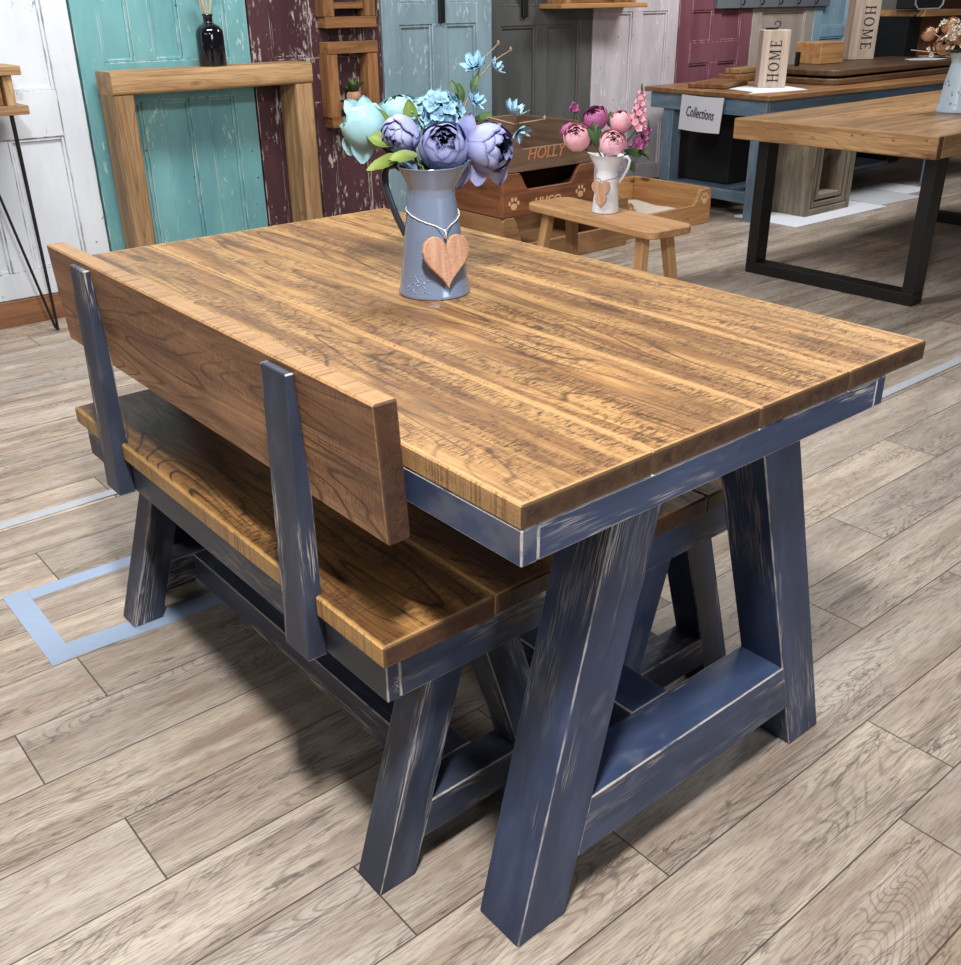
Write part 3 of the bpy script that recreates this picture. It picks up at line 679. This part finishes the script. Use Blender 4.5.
# ------------------------------------------------------------------ stool with white jug of pink flowers
SR = -4.5*PI/180
st = empty('stool', (-2.272, 2.537, 0), 'small pine stool with rounded plank top and splayed legs behind the dining table', 'stool', rz=SR)
def rr(w_, h_, r, n=6): return [(sx*(w_-r)+r*math.cos(a0+q*PI/2/n), sy*(h_-r)+r*math.sin(a0+q*PI/2/n)) for sx, sy, a0 in ((1, 1, 0), (-1, 1, PI/2), (-1, -1, PI), (1, -1, 1.5*PI)) for q in range(n+1)]
MB().prism(rr(.406, .125, .05), .034, lambda x, y, z: Vector((x, y, z+.386)), bev=.005).build('seat', M_pine, st)
for sx in (-1, 1):
    for sy in (-1, 1):
        def f(v, sx=sx, sy=sy): k = (.1928-v.z)/.3856; return Vector((sx*(.300+.04*k)+v.x*(1-.1*k), sy*(.066+.05*k)+v.y, v.z+.1928))
        MB().box((0, 0, 0), (.024, .021, .1925), ax=2, bev=.004, fn=f).build('leg', M_pine, st)
KC = Vector((-2.285, 2.548, .42))
k_ = empty('jug', KC, 'tall white enamel jug on the small pine stool', 'jug')
PK = [(.0001, .004), (.056, .004), (.0575, 0), (.058, .006), (.055, .03), (.049, .10), (.0455, .150), (.043, .168), (.046, .180), (.060, .215), (.067, .235), (.0685, .236), (.066, .234), (.058, .213), (.043, .178), (.041, .165), (.046, .10), (.051, .02), (.0001, .016)]
jug(k_, M_jugw, PK, [RGT*r+UP*z for r, z in ((.058, .222), (.082, .226), (.094, .212), (.088, .18), (.066, .14), (.052, .12))], -RGT, M_jugw, .02)
def small_heart(C, s, label, mat):
    e = empty('heart_tag', C, label, 'heart tag'); n_ = (-FWD*.9-RGT*.25).normalized(); sd = UP.cross(n_).normalized()
    MB().prism(heart_poly(s), .008, lambda x, y, z: Vector(C)+sd*x+UP*y+n_*(z-.004), bev=.001, ax=1).build('heart', mat, e, C)
    return e, n_, sd
hC = KC-FWD*.060-RGT*.030+UP*.106
e, n_, sd = small_heart(hC, .080, 'larger wooden heart tag tied round the white jug', M_heart)
m = MB(); kn = hC+UP*.03+n_*.005; lp_ = [kn]
for i in range(1, 16):
    q = 2*PI*i/16; d = n_*math.cos(q)+sd*math.sin(q); zz = .155-.012*math.cos(q); lp_.append(KC+d*(.052)+UP*zz)
lp_.append(kn); m.tube(lp_, .0011, 6); m.build('string', M_stem, e, hC)
hC2 = KC-FWD*.064-RGT*.028+UP*.062
small_heart(hC2, .05, 'smaller wooden heart tag showing below the larger one on the white jug', M_heart)
g2 = 'silk flowers in the white jug'; NK2 = KC+UP*.19
peony('peony', 'pale pink silk peony at the left front of the white jug', 'flower', (-2.442, 2.522, .712), (.3, -.5, .5), .058, M_pPk, M_pPk, .95, 'open', NK2, g2, k=6)
peony('peony', 'pale pink silk peony at the front centre of the white jug', 'flower', (-2.331, 2.622, .690), (.5, -.4, .5), .058, M_pPk, M_pPk, .85, 'open', NK2, g2, k=6)
peony('peony', 'magenta silk peony at the top left of the white jug', 'flower', (-2.435, 2.620, .782), (.1, -.5, .7), .056, M_pMg, M_pMg, .85, 'open', NK2, g2, k=6)
peony('peony', 'pink mauve silk peony bud behind the left pale pink one', 'flower', (-2.505, 2.530, .735), (-.4, -.3, .6), .036, M_pMg, M_pMg, 1., 'closed', NK2, g2, k=6)
peony('peony', 'pale pink silk peony at the back beside the flower spike', 'flower', (-2.368, 2.705, .768), (.1, -.3, .8), .048, M_pPk, M_pPk, 1.1, 'closed', NK2, g2, k=6)
random.seed(11)
def spike(label, A, B, n, r0, mat, cat='flower'):
    A, B = Vector(A), Vector(B); m = MB()
    for i in range(n):
        u = i/n; q = i*2.4; R = r0*(1-.72*u); d = (RGT*math.cos(q)+FWD*math.sin(q)); c = A.lerp(B, u)+d*R
        star(m, c, d+UP*.4, .020*(1-.5*u), 5, .5, .9, q)
    e = empty('stock_spike', A, label, cat, g2); m.build('florets', mat, e, A)
    MB().tube([NK2, A, B], [.003, .003, .0015], 6).build('stem', M_leafd, e, A)
    if n > 10: leafparts(e, A, ((B-UP*.005, (0, 0, 1), (.7, -.6, 0), .035, .012), (A-UP*.02, (.4, .5, -.2), (.5, -.5, .6), .07, .02), (A-UP*.02, (.5, .2, .1), (.5, -.5, .6), .06, .02)), M_leafd)
spike('pink flower spike, tallest on the right of the white jug', (-2.318, 2.755, .735), (-2.354, 2.817, .886), 34, .030, M_pPk)
spike('short magenta flower spike at the right of the white jug', (-2.30, 2.74, .665), (-2.282, 2.795, .745), 20, .026, M_pMg)
spike('single small pink bud on a thin stem at the far left of the white jug', (-2.513, 2.571, .812), (-2.515, 2.571, .840), 7, .010, M_pMg)
e = empty('leaf_sprig', NK2, 'dark green leaves filling between the flowers in the white jug', 'leaves', g2)
for a in (((-2.36, 2.57, .68), (-.1, -.3, .5), .09), ((-2.37, 2.60, .68), (.1, -.3, .6), .08), ((-2.33, 2.60, .66), (.5, .1, -.1), .08), ((-2.30, 2.66, .66), (.4, .6, -.2), .09), ((-2.38, 2.57, .72), (-.2, .1, .7), .08), ((-2.4, 2.56, .68), (-.3, .0, .6), .07), ((-2.29, 2.68, .62), (.3, .3, -.6), .06), ((-2.31, 2.69, .64), (.4, .5, .3), .07), ((-2.48, 2.6, .78), (-.1, -.3, -.6), .05), ((-2.39, 2.66, .75), (.1, 0, .9), .06)):
    leafparts(e, NK2, ((a[0], a[1], (.6, -.6, .4), a[2], .03),), M_leafd)

# ------------------------------------------------------------------ dog beds
def dog_bed(label, xf, xb, y0, y1, z0, hc, hd, hs, mat, word=None, paws=(), wordmat=None, loc=None, wc=.1, wsz=.06, wy=None, wz=None):
    loc = Vector((xf-.3, (y0+y1)/2, z0)); e = empty('dog_bed', loc, label, 'dog bed'); T = .022
    w_ = y1-y0; P = [(0, 0), (w_, 0), (w_, hc-.015), (w_-.015, hc)]
    for s_ in (1, 0):
        pts = []
        for i in range(9):
            u = i/8; y = wc+u*.075; z = hc-(hc-hd)*(.5-.5*math.cos(PI*u)); pts.append((y, z))
        P += [(w_-y, z) for y, z in pts] if s_ else pts[::-1]
    P += [(.015, hc), (0, hc-.015)]
    MB().prism(P, T, lambda y, z, x: Vector((xf-T+x, y0+y, z0+z)), bev=.003).build('front_panel', mat, e, loc)
    MB().span((xb, y0, z0), (xb+T, y1, z0+hs), ax=1, bev=.003).build('back_panel', mat, e, loc)
    for a in (y0, y1-T): MB().span((xb+T, a, z0), (xf-T-.0005, a+T, z0+hs), ax=0, bev=.003).build('side_panel', mat, e, loc)
    MB().span((xb+T, y0+T, z0+.012), (xf-T, y1-T, z0+.026), ax=1).build('base', mat, e, loc)
    for (py, pz, s_) in paws:
        m = MB(); paw(m, lambda x, y, z: Vector((xf+z, py+x, pz+y)), s_); m.build('paw_print', M_rout, e, loc)
    if word:
        m = MB(); textmesh(m, word, wsz, lambda v: Vector((xf+.001+v.z, wy+v.x, wz+v.y)), .0008, .28, bold=.0004); m.build('lettering', wordmat or M_rout, e, loc)
    return e
dog_bed('long wooden dog bed on the floor, bottom of the stack behind the table', -3.05, -3.68, 2.633, 3.548, 0, .264, .118, .262, M_bed_tan, wc=.07)
dog_bed('chestnut wooden dog bed with pale paw prints, middle of the stack', -3.05, -3.68, 2.633, 3.27, .266, .210, .124, .206, M_bed_red, 'HUGO', ((2.705, .325, .075), (3.170, .333, .075)), wy=2.93, wz=.318, wsz=.062)
dog_bed('dark grey brown dog bed lettered HOLLY, top of the stack', -3.05, -3.68, 2.633, 3.30, .478, .188, .108, .188, M_bed_grey, 'HOLLY', (), M_rout2, wy=2.915, wz=.555, wsz=.080, wc=.06)
dog_bed('pale pine dog bed with a cream cushion on the floor right of the stack', -3.13, -3.76, 3.57, 4.38, 0, .205, .118, .205, M_bed_lt, None, ((4.318, .145, .08), (3.67, .145, .08)), wc=.09)
m = MB(); m.grid(lambda u, v: Vector((-3.71+u*.53, 3.62+v*.71, .028+.075*min(1, 4*min(u, 1-u))**.5*min(1, 4*min(v, 1-v))**.5+.006*math.sin(u*9+v*7))), 14, 14)
m.span((-3.70, 3.63, .027), (-3.19, 4.32, .04))
single(m, 'cushion', M_cush, (-3.44, 3.98, .027), 'cream cushion lying inside the pale pine dog bed', 'cushion')

# ------------------------------------------------------------------ beam frame, bottle, hanging frames, crate table
bf = empty('beam_frame', (-3.64, 1.44, 0), 'square frame of chunky rustic beams standing against the teal door', 'wooden frame')
fo = Vector((-3.64, 1.44, 0)); B0, B1, BW = .985, 1.925, .088
def beam(a, b, ax):
    m = MB(); a = Vector(a); b = Vector(b); c = (a+b)/2; h = (b-a)/2
    P = rr([h.x, h.x, h.x][0], h.z if ax == 1 else h.y, .014, 3)
    if ax == 2: m.prism(P, 2*h.z, lambda x, y, z: Vector((c.x+x, c.y+y, a.z+z)), ax=0); m.lp = [Vector((v.z, v.x-c.x, v.y-c.y)) for v in m.V]
    else: m.prism(P, 2*h.y, lambda x, z, y: Vector((c.x+x, a.y+y, c.z+z))); m.lp = [Vector((v.y, v.x-c.x, v.z-c.z)) for v in m.V]
    return m
beam((-3.735, B0, .0), (-3.57, B0+BW, .905), 2).build('post', M_rustic, bf, fo)
beam((-3.735, B1-BW, .0), (-3.57, B1, .905), 2).build('post', M_rustic, bf, fo)
beam((-3.735, B0, .9055), (-3.57, B1, .995), 1).build('top_beam', M_rustic, bf, fo)
beam((-3.735, B0+BW+.001, .0), (-3.571, B1-BW-.001, .088), 1).build('bottom_beam', M_rustic, bf, fo)
bo = Vector((-3.64, 1.472, .9955))
MB_ = MB().lathe([(.0001, .003), (.052, .003), (.056, .0), (.059, .006), (.059, .125), (.056, .142), (.046, .156), (.028, .166), (.021, .171), (.0195, .176), (.0195, .195), (.0225, .198), (.0225, .205), (.017, .206), (.0155, .17), (.0001, .16)], bo, 32)
single(MB_, 'bottle', M_glass, bo, 'small glossy black bottle standing on top of the beam frame', 'bottle')
m = MB(); random.seed(4)
for k in range(9):
    d = Vector((random.uniform(-.2, .2), random.uniform(-.35, .3), 1)); p = bo+UP*.165
    m.tube([p, p+d*.06, p+d*.14], .0022, 5); m.ball(p+d*.15, .011, 8, 5, (1, 1, 1.9))
single(m, 'dried_stems', mat_plain('dried_stem_straw', (196, 160, 120), .8), bo+UP*.165, 'dried straw coloured stems in the small black bottle', 'dried flowers')
def hang_frame(label, z0, z1, zs, low=True):
    o = Vector((-3.73, 2.21, z0)); e = empty('hanging_frame', o, label, 'wall frame', 'wooden planter frames on the burgundy door'); xa, xb = WA+.002, -3.69
    MB().span((xa, 2.092, z1-.052), (xb, 2.378, z1), ax=1).build('top_rail', M_rustic_d, e, o)
    MB().span((xa, 2.092, z0), (xb, 2.378, z0+.048), ax=1).build('bottom_rail', M_rustic_d, e, o)
    for a in (2.084, 2.316): MB().span((xa, a, z0+.0485), (xb-.004, a+.06, z1-.0525), ax=2).build('stile', M_rustic_d, e, o)
    MB().span((xa, 2.1445, zs), (xb-.012, 2.3155, zs+.028), ax=1).build('shelf', M_rustic_d, e, o)
HY = .032
hang_frame('lower small wooden hanging frame with a potted succulent on the burgundy door', .682, 1.068, .765)
hang_frame('upper small wooden hanging frame on the burgundy door, cut by the top edge', 1.128, 1.52, 1.210)
po = Vector((-3.722, 2.238, .7935)); e = empty('potted_plant', po, 'tiny green succulent in a pale wooden pot in the lower hanging frame', 'potted plant')
MB().lathe([(.0001, 0), (.028, 0), (.036, .018), (.035, .032), (.030, .048), (.026, .046), (.0001, .040)], po, 8, smooth=False).build('pot', M_heart, e, po)
m = MB(); random.seed(3)
for i in range(26):
    q = i*2.4; d = Vector((math.cos(q), math.sin(q), random.uniform(.3, 1.6))); leafs(m, po+UP*.045, d, UP+d*.1, random.uniform(.045, .075), .024, -.1)
m.build('foliage', M_leafd, e, po)
co = Vector((-3.6, .35, 0)); e = empty('crate_table', co, 'rustic crate side table on black hairpin legs at the left edge', 'side table')
m = MB(); m.span((-3.715, .0, 1.008), (-3.50, .622, 1.040), ax=1); m.span((-3.715, .0, .868), (-3.50, .615+.01, .900), ax=1)
m.span((-3.70, .555, .900), (-3.515, .588, 1.008), ax=2); m.span((-3.70, .01, .900), (-3.515, .045, 1.008), ax=2); m.span((-3.70, .045, .900), (-3.69, .555, 1.008), ax=1)
m.build('crate', M_rustic, e, co)
m = MB(); m.span((-3.688, .29, .9005), (-3.535, .548, 1.006), ax=1); m.build('drawer', M_rustic_d, e, co)
for (x, y, sx, sy) in ((-3.60, .572, 1, 1), (-3.60, .04, 1, -1)):
    m = MB(); ft = Vector((x+sx*.02, y+sy*.015, .006)); 
    for dx, dy in ((.03, .0), (.0, .015*sy), (.03, -.16*sy)): m.tube([Vector((x+dx*1., y+dy, .868)), ft+Vector((dx*.06, dy*.06, .012)), ft], .0055, 8)
    m.ball(ft+UP*.002, .0075); m.build('hairpin_leg', M_black, e, co)

# ------------------------------------------------------------------ table on black U frames
UR = 1.5*PI/180; uo = Vector((-2.33, 3.45, 0))
ut = empty('industrial_table', uo, 'long chunky plank table on black square U frame legs at the right', 'table', rz=UR)
m = MB()
m.span((0, 0, .638), (.992, .045, .73), ax=0, bev=.005, rnd=.95)
for k in range(4): m.span((k*.248+.0006, .0455, .638), ((k+1)*.248-.0006, 2.25, .73), ax=1, bev=.004)
m.build('tabletop', M_utab, ut)
m = MB()
for (x, z) in ((.19, .70), (.66, .711), (.61, .705), (.95, .66), (.94, .712), (.28, .71), (.8, .70)): m.lathe([(.0001, 0), (.006, 0), (.006, .0015), (.0001, .002)], (x, 0, z), 10, Matrix.Rotation(PI/2, 3, 'X'))
m.build('nail_heads', M_stem, ut)
for y in (.095, 1.93):
    m = MB(); m.span((.085, y, .055), (.14, y+.092, .637), ax=2); m.span((.905, y, .055), (.96, y+.092, .637), ax=2); m.span((.085, y, 0), (.96, y+.092, .0545), ax=0)
    m.span((.1405, y+.01, .625), (.9045, y+.082, .637)); m.build('u_frame_leg', M_black, ut)
vo = Vector((-1.745, 4.40, .73)); e = empty('vase', vo, 'pale blue milk churn vase with dark floral pattern on the industrial table', 'vase')
def mat_floral():
    t = NT('floral_enamel'); co = t.n('ShaderNodeTexCoord').outputs['Object']; z = t.sep(co)[2]
    v = t.n('ShaderNodeTexVoronoi'); t.put(v.inputs['Vector'], co); v.inputs['Scale'].default_value = 55
    w_ = t.noise(co, 14, 2); band = t.math('MULTIPLY', t.ramp(z, .03, .05), t.ramp(z, .16, .13))
    f = t.math('MULTIPLY', t.math('MULTIPLY', t.ramp(v.outputs['Distance'], .42, .3), t.ramp(w_, .46, .54)), band)
    return t.fin(t.mix(f, t.mix(t.noise(co, 20, 3), lin((166, 192, 214)), lin((196, 214, 228))), t.mix(t.noise(co, 45, 1), lin((26, 34, 60)), lin((90, 110, 150)))), .3)
MB().lathe([(.0001, .003), (.084, .003), (.087, 0), (.088, .005), (.084, .02), (.068, .14), (.056, .21), (.054, .225), (.070, .262), (.073, .264), (.069, .261), (.05, .225), (.05, .2), (.0001, .18)], vo, 36).build('body', mat_floral(), e, vo)
g3 = 'silk flowers in the floral vase'; NV = vo+UP*.23
peony('rose', 'large tan brown silk rose, centre of the floral vase', 'flower', vo+Vector((-.02, -.04, .34)), (.6, -.6, .5), .062, M_pBr, M_pBr, .9, 'open', NV, g3, k=6)
peony('rose', 'peach silk rose low at the front left of the floral vase', 'flower', vo+Vector((-.065, -.09, .30)), (.3, -.8, .3), .045, M_pBr, M_pBr, .9, 'open', NV, g3, k=6)
peony('rose', 'peach bud at the left end of the floral vase bouquet', 'flower', vo+Vector((-.13, -.13, .345)), (-.3, -.6, .5), .032, M_pBr, M_pBr, 1, 'closed', NV, g3, k=6)
peony('rose', 'cream white silk flower at the top of the floral vase bouquet', 'flower', vo+Vector((.0, .0, .42)), (.2, -.5, .8), .045, M_pWh, M_pWh, .9, 'open', NV, g3, k=6)
peony('rose', 'tan silk rose at the back left of the floral vase bouquet', 'flower', vo+Vector((-.08, -.03, .38)), (-.1, -.5, .7), .042, M_pBr, M_pBr, .9, 'closed', NV, g3, k=6)
m = MB(); random.seed(9)
for i in range(46):
    q = random.uniform(2.6, 5.4); p = NV+Vector((math.cos(q)*random.uniform(.05, .19), math.sin(q)*random.uniform(.05, .17), random.uniform(.0, .17))); star(m, p, (random.uniform(-.5, .5), -.7, .5), random.uniform(.009, .017), 5, .4, .8, q)
for p in ((-.2, -.14, .045), (-.15, -.15, .02), (-.1, -.14, .12), (-.1, -.05, .17)): m.tube([NV, NV+Vector(p)*.5+UP*.01, NV+Vector(p)], .0018, 5)
tag(single(m, 'filler_blossom', M_pWh, NV, 'sprigs of tiny cream blossom among the roses in the floral vase', 'flowers', g3), kind='stuff')
e = empty('leaf_sprig', NV, 'grey green leaves round the rim of the floral vase', 'leaves', g3)
for i in range(14):
    q = random.uniform(2.6, 5.6); d = Vector((math.cos(q), math.sin(q), random.uniform(-.2, .8))); leafparts(e, NV, ((NV+d*.04+UP*.02, d, UP, random.uniform(.06, .11), .03, .2),), M_leafd)

# ------------------------------------------------------------------ blue table at the back with its goods
BR = -3*PI/180; bo_ = Vector((-2.88, 4.50, 0)); bt = empty('workshop_table', bo_, 'blue grey painted table with brown top along the back wall', 'table', rz=BR)
m = MB()
for k in range(4): m.span((-.99+k*.2475+.0006, 0, .70), (-.99+(k+1)*.2475-.0006, 2.74, .73), ax=1, bev=.004)
m.build('tabletop', M_tan, bt)
m = MB(); m.span((-.955, .03, .605), (-.03, .052, .6995), ax=0); m.span((-.955, 2.68, .605), (-.03, 2.70, .6995), ax=0); m.span((-.052, .052, .605), (-.03, 2.68, .6995), ax=1); m.span((-.955, .052, .605), (-.933, 2.68, .6995), ax=1)
m.build('apron', M_slate, bt)
for x in (-.86, -.145):
    for y in (.0535, 2.0): MB().span((x, y, 0), (x+.085, y+.085, .699 if y > 1 else .604+.095), ax=2).build('leg', M_slate, bt)
MB().span((-.7745, .06, .10), (-.1455, .13, .165), ax=0).build('lower_rail', M_slate, bt)
MB().span((-.86, .1395, .12), (-.42, 1.999, .14), ax=1).build('lower_shelf', M_slate, bt)
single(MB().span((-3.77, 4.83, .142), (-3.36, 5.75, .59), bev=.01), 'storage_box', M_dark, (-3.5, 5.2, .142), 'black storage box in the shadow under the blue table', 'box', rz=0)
pf = lambda v: bo_+Matrix.Rotation(BR, 3, 'Z') @ Vector((v.x, v.y, v.z))
e = empty('paper_sign', pf(Vector((-.46, -.003, .6))), 'white paper sign handwritten Collections taped to the end of the blue table', 'sign'); eo = Vector(e.location)
m = MB(); m.grid(lambda u, v: pf(Vector((-.655+u*.335+(1-v)*-.012, -.0055-.016*(1-v)*math.sin(u*2.6)*.6-.002, .497-.004*math.sin(u*3)+v*.203-(1-u)*(1-v)*.0))), 8, 8); m.grid(lambda u, v: pf(Vector((-.655+u*.335+(1-v)*-.012, -.0048-.016*(1-v)*math.sin(u*2.6)*.6-.002, .497-.004*math.sin(u*3)+v*.203))), 8, 8)
m.build('sheet', M_white, e, eo)
m = MB(); textmesh(m, 'Collections', .074, lambda v: pf(Vector((-.492+v.x*.66, -.0185+(v.y-.02)*.06-v.z, .600+v.y*1.15-v.x*.04))), .0004, .25); m.build('lettering', M_ink, e, eo)
def home(label, C, rz, w_, d_, h_, flip, sgn=1):
    e = empty('home_block', C, label, 'wooden block', 'HOME lettered blocks', rz)
    MB().box((0, 0, h_/2), (w_/2, d_/2, h_/2), ax=2, bev=.003).build('block', M_wash, e)
    m = MB(); lh = .070*h_/.38
    if not flip: f = lambda x, y, z: Vector((-w_*.5+w_*.70-y, -d_/2-z, h_*.10+x*.86))
    else: f = lambda x, y, z: Vector((-w_*.5+w_*.40+y, -d_/2-z, h_*.88-x*.84))
    serif(m, 'HOME', lh*1.12, f, .22); m.build('lettering', M_ink, e); return e
home('whitewashed block lettered HOME reading upwards, on the near end of the blue table', (-3.235, 5.0, .7315), 46*PI/180, .165, .13, .325, False)
home('whitewashed block lettered HOME reading downwards, behind the plain pine box', (-3.53, 6.46, .8195), 62*PI/180, .20, .10, .40, True)
# boards
def board(label, a, b, z, th, mat, rz=0, r=.1, name='table_board'):
    c = (Vector(a)+Vector(b))/2; w_ = abs(b[0]-a[0])/2; l = abs(b[1]-a[1])/2
    m = MB().prism(rr(w_, l, r), th, lambda x, y, zz: Vector((x, y, zz)), bev=.006, ax=1)
    return single(m, name, mat, (c.x, c.y, z), label, 'board', None, rz, True)
board('dark wooden board with clipped corners, lower of the pair on the blue table', (-3.56, 5.32), (-3.0, 7.0), .731, .037, M_dwood, .02)
board('dark wooden board with clipped corners, upper of the pair on the blue table', (-3.58, 5.34), (-3.01, 7.02), .782, .036, M_dwood, .02)
for y in (5.7, 6.6): single(MB().span((-3.5, y, .7685), (-3.1, y+.03, .7815)), 'spacer', M_dwood, (-3.3, y, .7685), 'thin dark batten between the two dark boards, %s end' % ('near' if y < 6 else 'far'), 'batten')
board('small brown wooden board lying left of the HOME block', (-3.62, 4.62), (-3.38, 5.05), .731, .03, M_rustic_d, .3, .01, 'wooden_board')
board('brown wooden plank lying behind the HOME block, lower of two', (-3.78, 5.15), (-3.62, 5.62), .731, .045, M_rustic_d, .1, .01, 'wooden_board')
board('brown wooden offcut on top of the lower plank behind the HOME block', (-3.76, 5.2), (-3.64, 5.5), .777, .035, M_rustic, .15, .01, 'wooden_board')
single(MB().span((-3.60, 5.78, .819), (-3.40, 6.06, .955), ax=1, bev=.004), 'pine_box', M_bed_lt, (-3.5, 5.92, .819), 'plain pine box on the dark boards beside the lettered block', 'box')
e = empty('iron_latch', (-3.25, 5.02, 1.0575), 'small black iron latch lying on top of the nearer HOME block', 'latch'); eo = Vector(e.location)
m = MB(); m.span((-3.29, 4.97, 1.0575), (-3.23, 5.02, 1.0675)); m.build('plate', M_black, e, eo)
m = MB(); m.tube([(-3.245+.018*math.cos(q)*.64, 5.03+.018*math.cos(q)*.77, 1.086+.018*math.sin(q)) for q in [i*PI/7-.5*PI for i in range(12)]], .0035, 6); m.build('ring', M_black, e, eo)
single(MB().span((-3.44, 5.545, .8195), (-3.425, 5.585, .905), bev=.002), 'iron_strap', M_black, (-3.43, 5.56, .8195), 'upright black iron strap standing behind the nearer HOME block', 'iron strap')
m = MB(); m.prism([(-3.33, 4.72), (-3.09, 4.64), (-3.04, 4.525), (-3.0, 4.70), (-2.96, 5.0), (-3.18, 5.12), (-3.4, 4.98)], .0012, lambda x, y, z: Vector((x, y, z+.7301)))
single(m, 'paper_sheet', M_white, (-3.16, 4.85, .7301), 'torn white paper sheet lying under the nearer HOME block', 'paper')
m = MB(); m.prism([(-3.3, 6.7), (-3.2, 6.6), (-3.08, 6.75), (-3.1, 6.95), (-3.28, 6.98)], .0012, lambda x, y, z: Vector((x, y, z+.8182)))
single(m, 'paper_sheet', M_white, (-3.2, 6.8, .8182), 'white paper scrap on the far end of the dark boards', 'paper')
# shelf unit at the far right
so = Vector((-3.65, 7.3, 0)); e = empty('display_unit', so, 'tall wooden display unit with dark cupboard front at the far right', 'shelf unit')
MB().span((-3.90, 7.27, 1.085), (-3.50, 7.86, 1.13), ax=1).build('top', M_bed_lt, e, so)
MB().span((-3.88, 7.27, 0), (-3.62, 7.46, 1.0845), ax=2).build('cupboard', M_black, e, so)
MB().span((-3.90, 7.465, 0), (-3.66, 7.84, 1.0845), ax=2).build('side_panel', M_bed_red, e, so)
e = empty('wire_tray', (-3.6, 7.35, 1.1305), 'dark tray with silver wire rim on the display unit, at the top edge', 'tray'); eo = Vector(e.location)
MB().span((-3.68, 7.14, 1.137), (-3.52, 7.52, 1.24), bev=.01).build('tray', M_dark, e, eo)
MB().tube([(-3.51, 7.10, 1.26), (-3.51, 7.12, 1.17), (-3.51, 7.17, 1.137), (-3.51, 7.48, 1.137), (-3.51, 7.53, 1.165), (-3.51, 7.55, 1.26)], .007, 8).build('wire_rim', M_strip, e, eo)
e = empty('headboard', (-3.85, 8.4, 0), 'brown wooden bed end with a dark rounded opening behind the floral vase', 'headboard'); eo = Vector(e.location)
MB().span((-3.93, 7.9, 0), (-3.86, 9.6, 1.5), ax=2).build('panel', M_rustic_d, e, eo)
MB().prism(rr(.42, .22, .06), .012, lambda y, z, x: Vector((-3.86+x, 8.42+y, .97+z))).build('inset', mat_plain('dark_leather_brown', (66, 36, 28), .6), e, eo)
# coat rack and wall shelf at the top edge
e = empty('coat_rack', (-3.95, 5.95, 1.165), 'grey painted peg rail with small dark hooks on the wall, at the top edge', 'coat rack'); eo = Vector(e.location)
MB().span((WB+.001, 5.36, 1.165), (-3.965, 6.70, 1.32), ax=1, bev=.003).build('rail', M_sign, e, eo)
for k in range(5):
    y = 5.60+k*.22; MB().tube([(-3.964, y, 1.245), (-3.945, y, 1.235), (-3.925, y, 1.205), (-3.935, y, 1.186), (-3.95, y+.0, 1.188)], .005, 6).build('hook', M_black, e, eo)
e = empty('wall_shelf', (-3.9, 4.1, 1.185), 'pale wooden wall shelf above the white washed door, at the top edge', 'shelf'); eo = Vector(e.location)
MB().span((WB+.001, 3.735, 1.187), (-3.80, 4.465, 1.214), ax=1, bev=.004).build('plank', M_bed_lt, e, eo)
for y in (3.80, 4.36): MB().span((WB+.001, y, 1.2145), (-3.83, y+.03, 1.40), ax=2).build('side', M_bed_lt, e, eo)
MB().span((WB+.001, 3.8305, 1.2145), (-3.99, 4.3595, 1.40), ax=1).build('back', M_rustic_d, e, eo)
# nested cube frames and floor cards
for k, (g, lab) in enumerate(((0, 'outermost weathered grey display cube under the industrial table'), (.052, 'middle display cube nested inside the outer weathered grey one'), (.10, 'innermost display cube, nested, open in the middle'))):
    y0, y1, z0, z1 = 4.90+g, 5.385-g, .0075+g*.9, .56-g; T = .03 if k else .04; xa, xb = -3.08+.01*k, -2.80-.004*k
    m = MB(); m.span((xa, y0, z0), (xb, y0+T, z1), ax=2); m.span((xa, y1-T, z0), (xb, y1, z1), ax=2); m.span((xa, y0+T+.0005, z0), (xb, y1-T-.0005, z0+T), ax=1); m.span((xa, y0+T+.0005, z1-T), (xb, y1-T-.0005, z1), ax=1)
    single(m, 'display_cube', M_grey_w, ((xa+xb)/2, 5.165, z0), lab, 'display cube', 'nested display cubes')
for k, (x0, y0, x1, y1, r, lab) in enumerate(((-3.12, 4.62, -2.66, 5.60, -.02, 'pale card sheet on the floor under the display cubes'), (-3.14, 5.62, -2.68, 6.10, -.06, 'grey white card sheet on the floor beyond the display cubes'), (-3.14, 6.12, -2.78, 6.42, -.05, 'farthest white card sheet on the floor by the blue table leg'))):
    single(MB().box(((0, 0, .0035)), ((x1-x0)/2, (y1-y0)/2, .0035), bev=.001), 'floor_card', M_card if k == 1 else M_white, ((x0+x1)/2, (y0+y1)/2, 0), lab, 'card sheet', None, r, True)
# tape outline on the floor
e = empty('tape_outline', (-1.36, -.1, 0), 'grey blue tape rectangle stuck on the floor at the bench foot', 'tape'); eo = Vector(e.location)
MB().prism([(-1.545, -.238), (-1.197, -.238), (-1.201, -.190), (-1.545, -.186)], .0009, lambda x, y, z: Vector((x, y, z))).build('tape_strip', M_tape, e, eo)
MB().prism([(-1.538, -.1855), (-1.492, -.1855), (-1.490, .30), (-1.533, .30)], .0007, lambda x, y, z: Vector((x, y, z))).build('tape_strip', M_tape, e, eo)
MB().prism([(-1.262, -.1895), (-1.201, -.1895), (-1.185, .04), (-1.188, .25), (-1.238, .25), (-1.250, .04)], .0007, lambda x, y, z: Vector((x, y, z))).build('tape_strip', M_tape, e, eo)
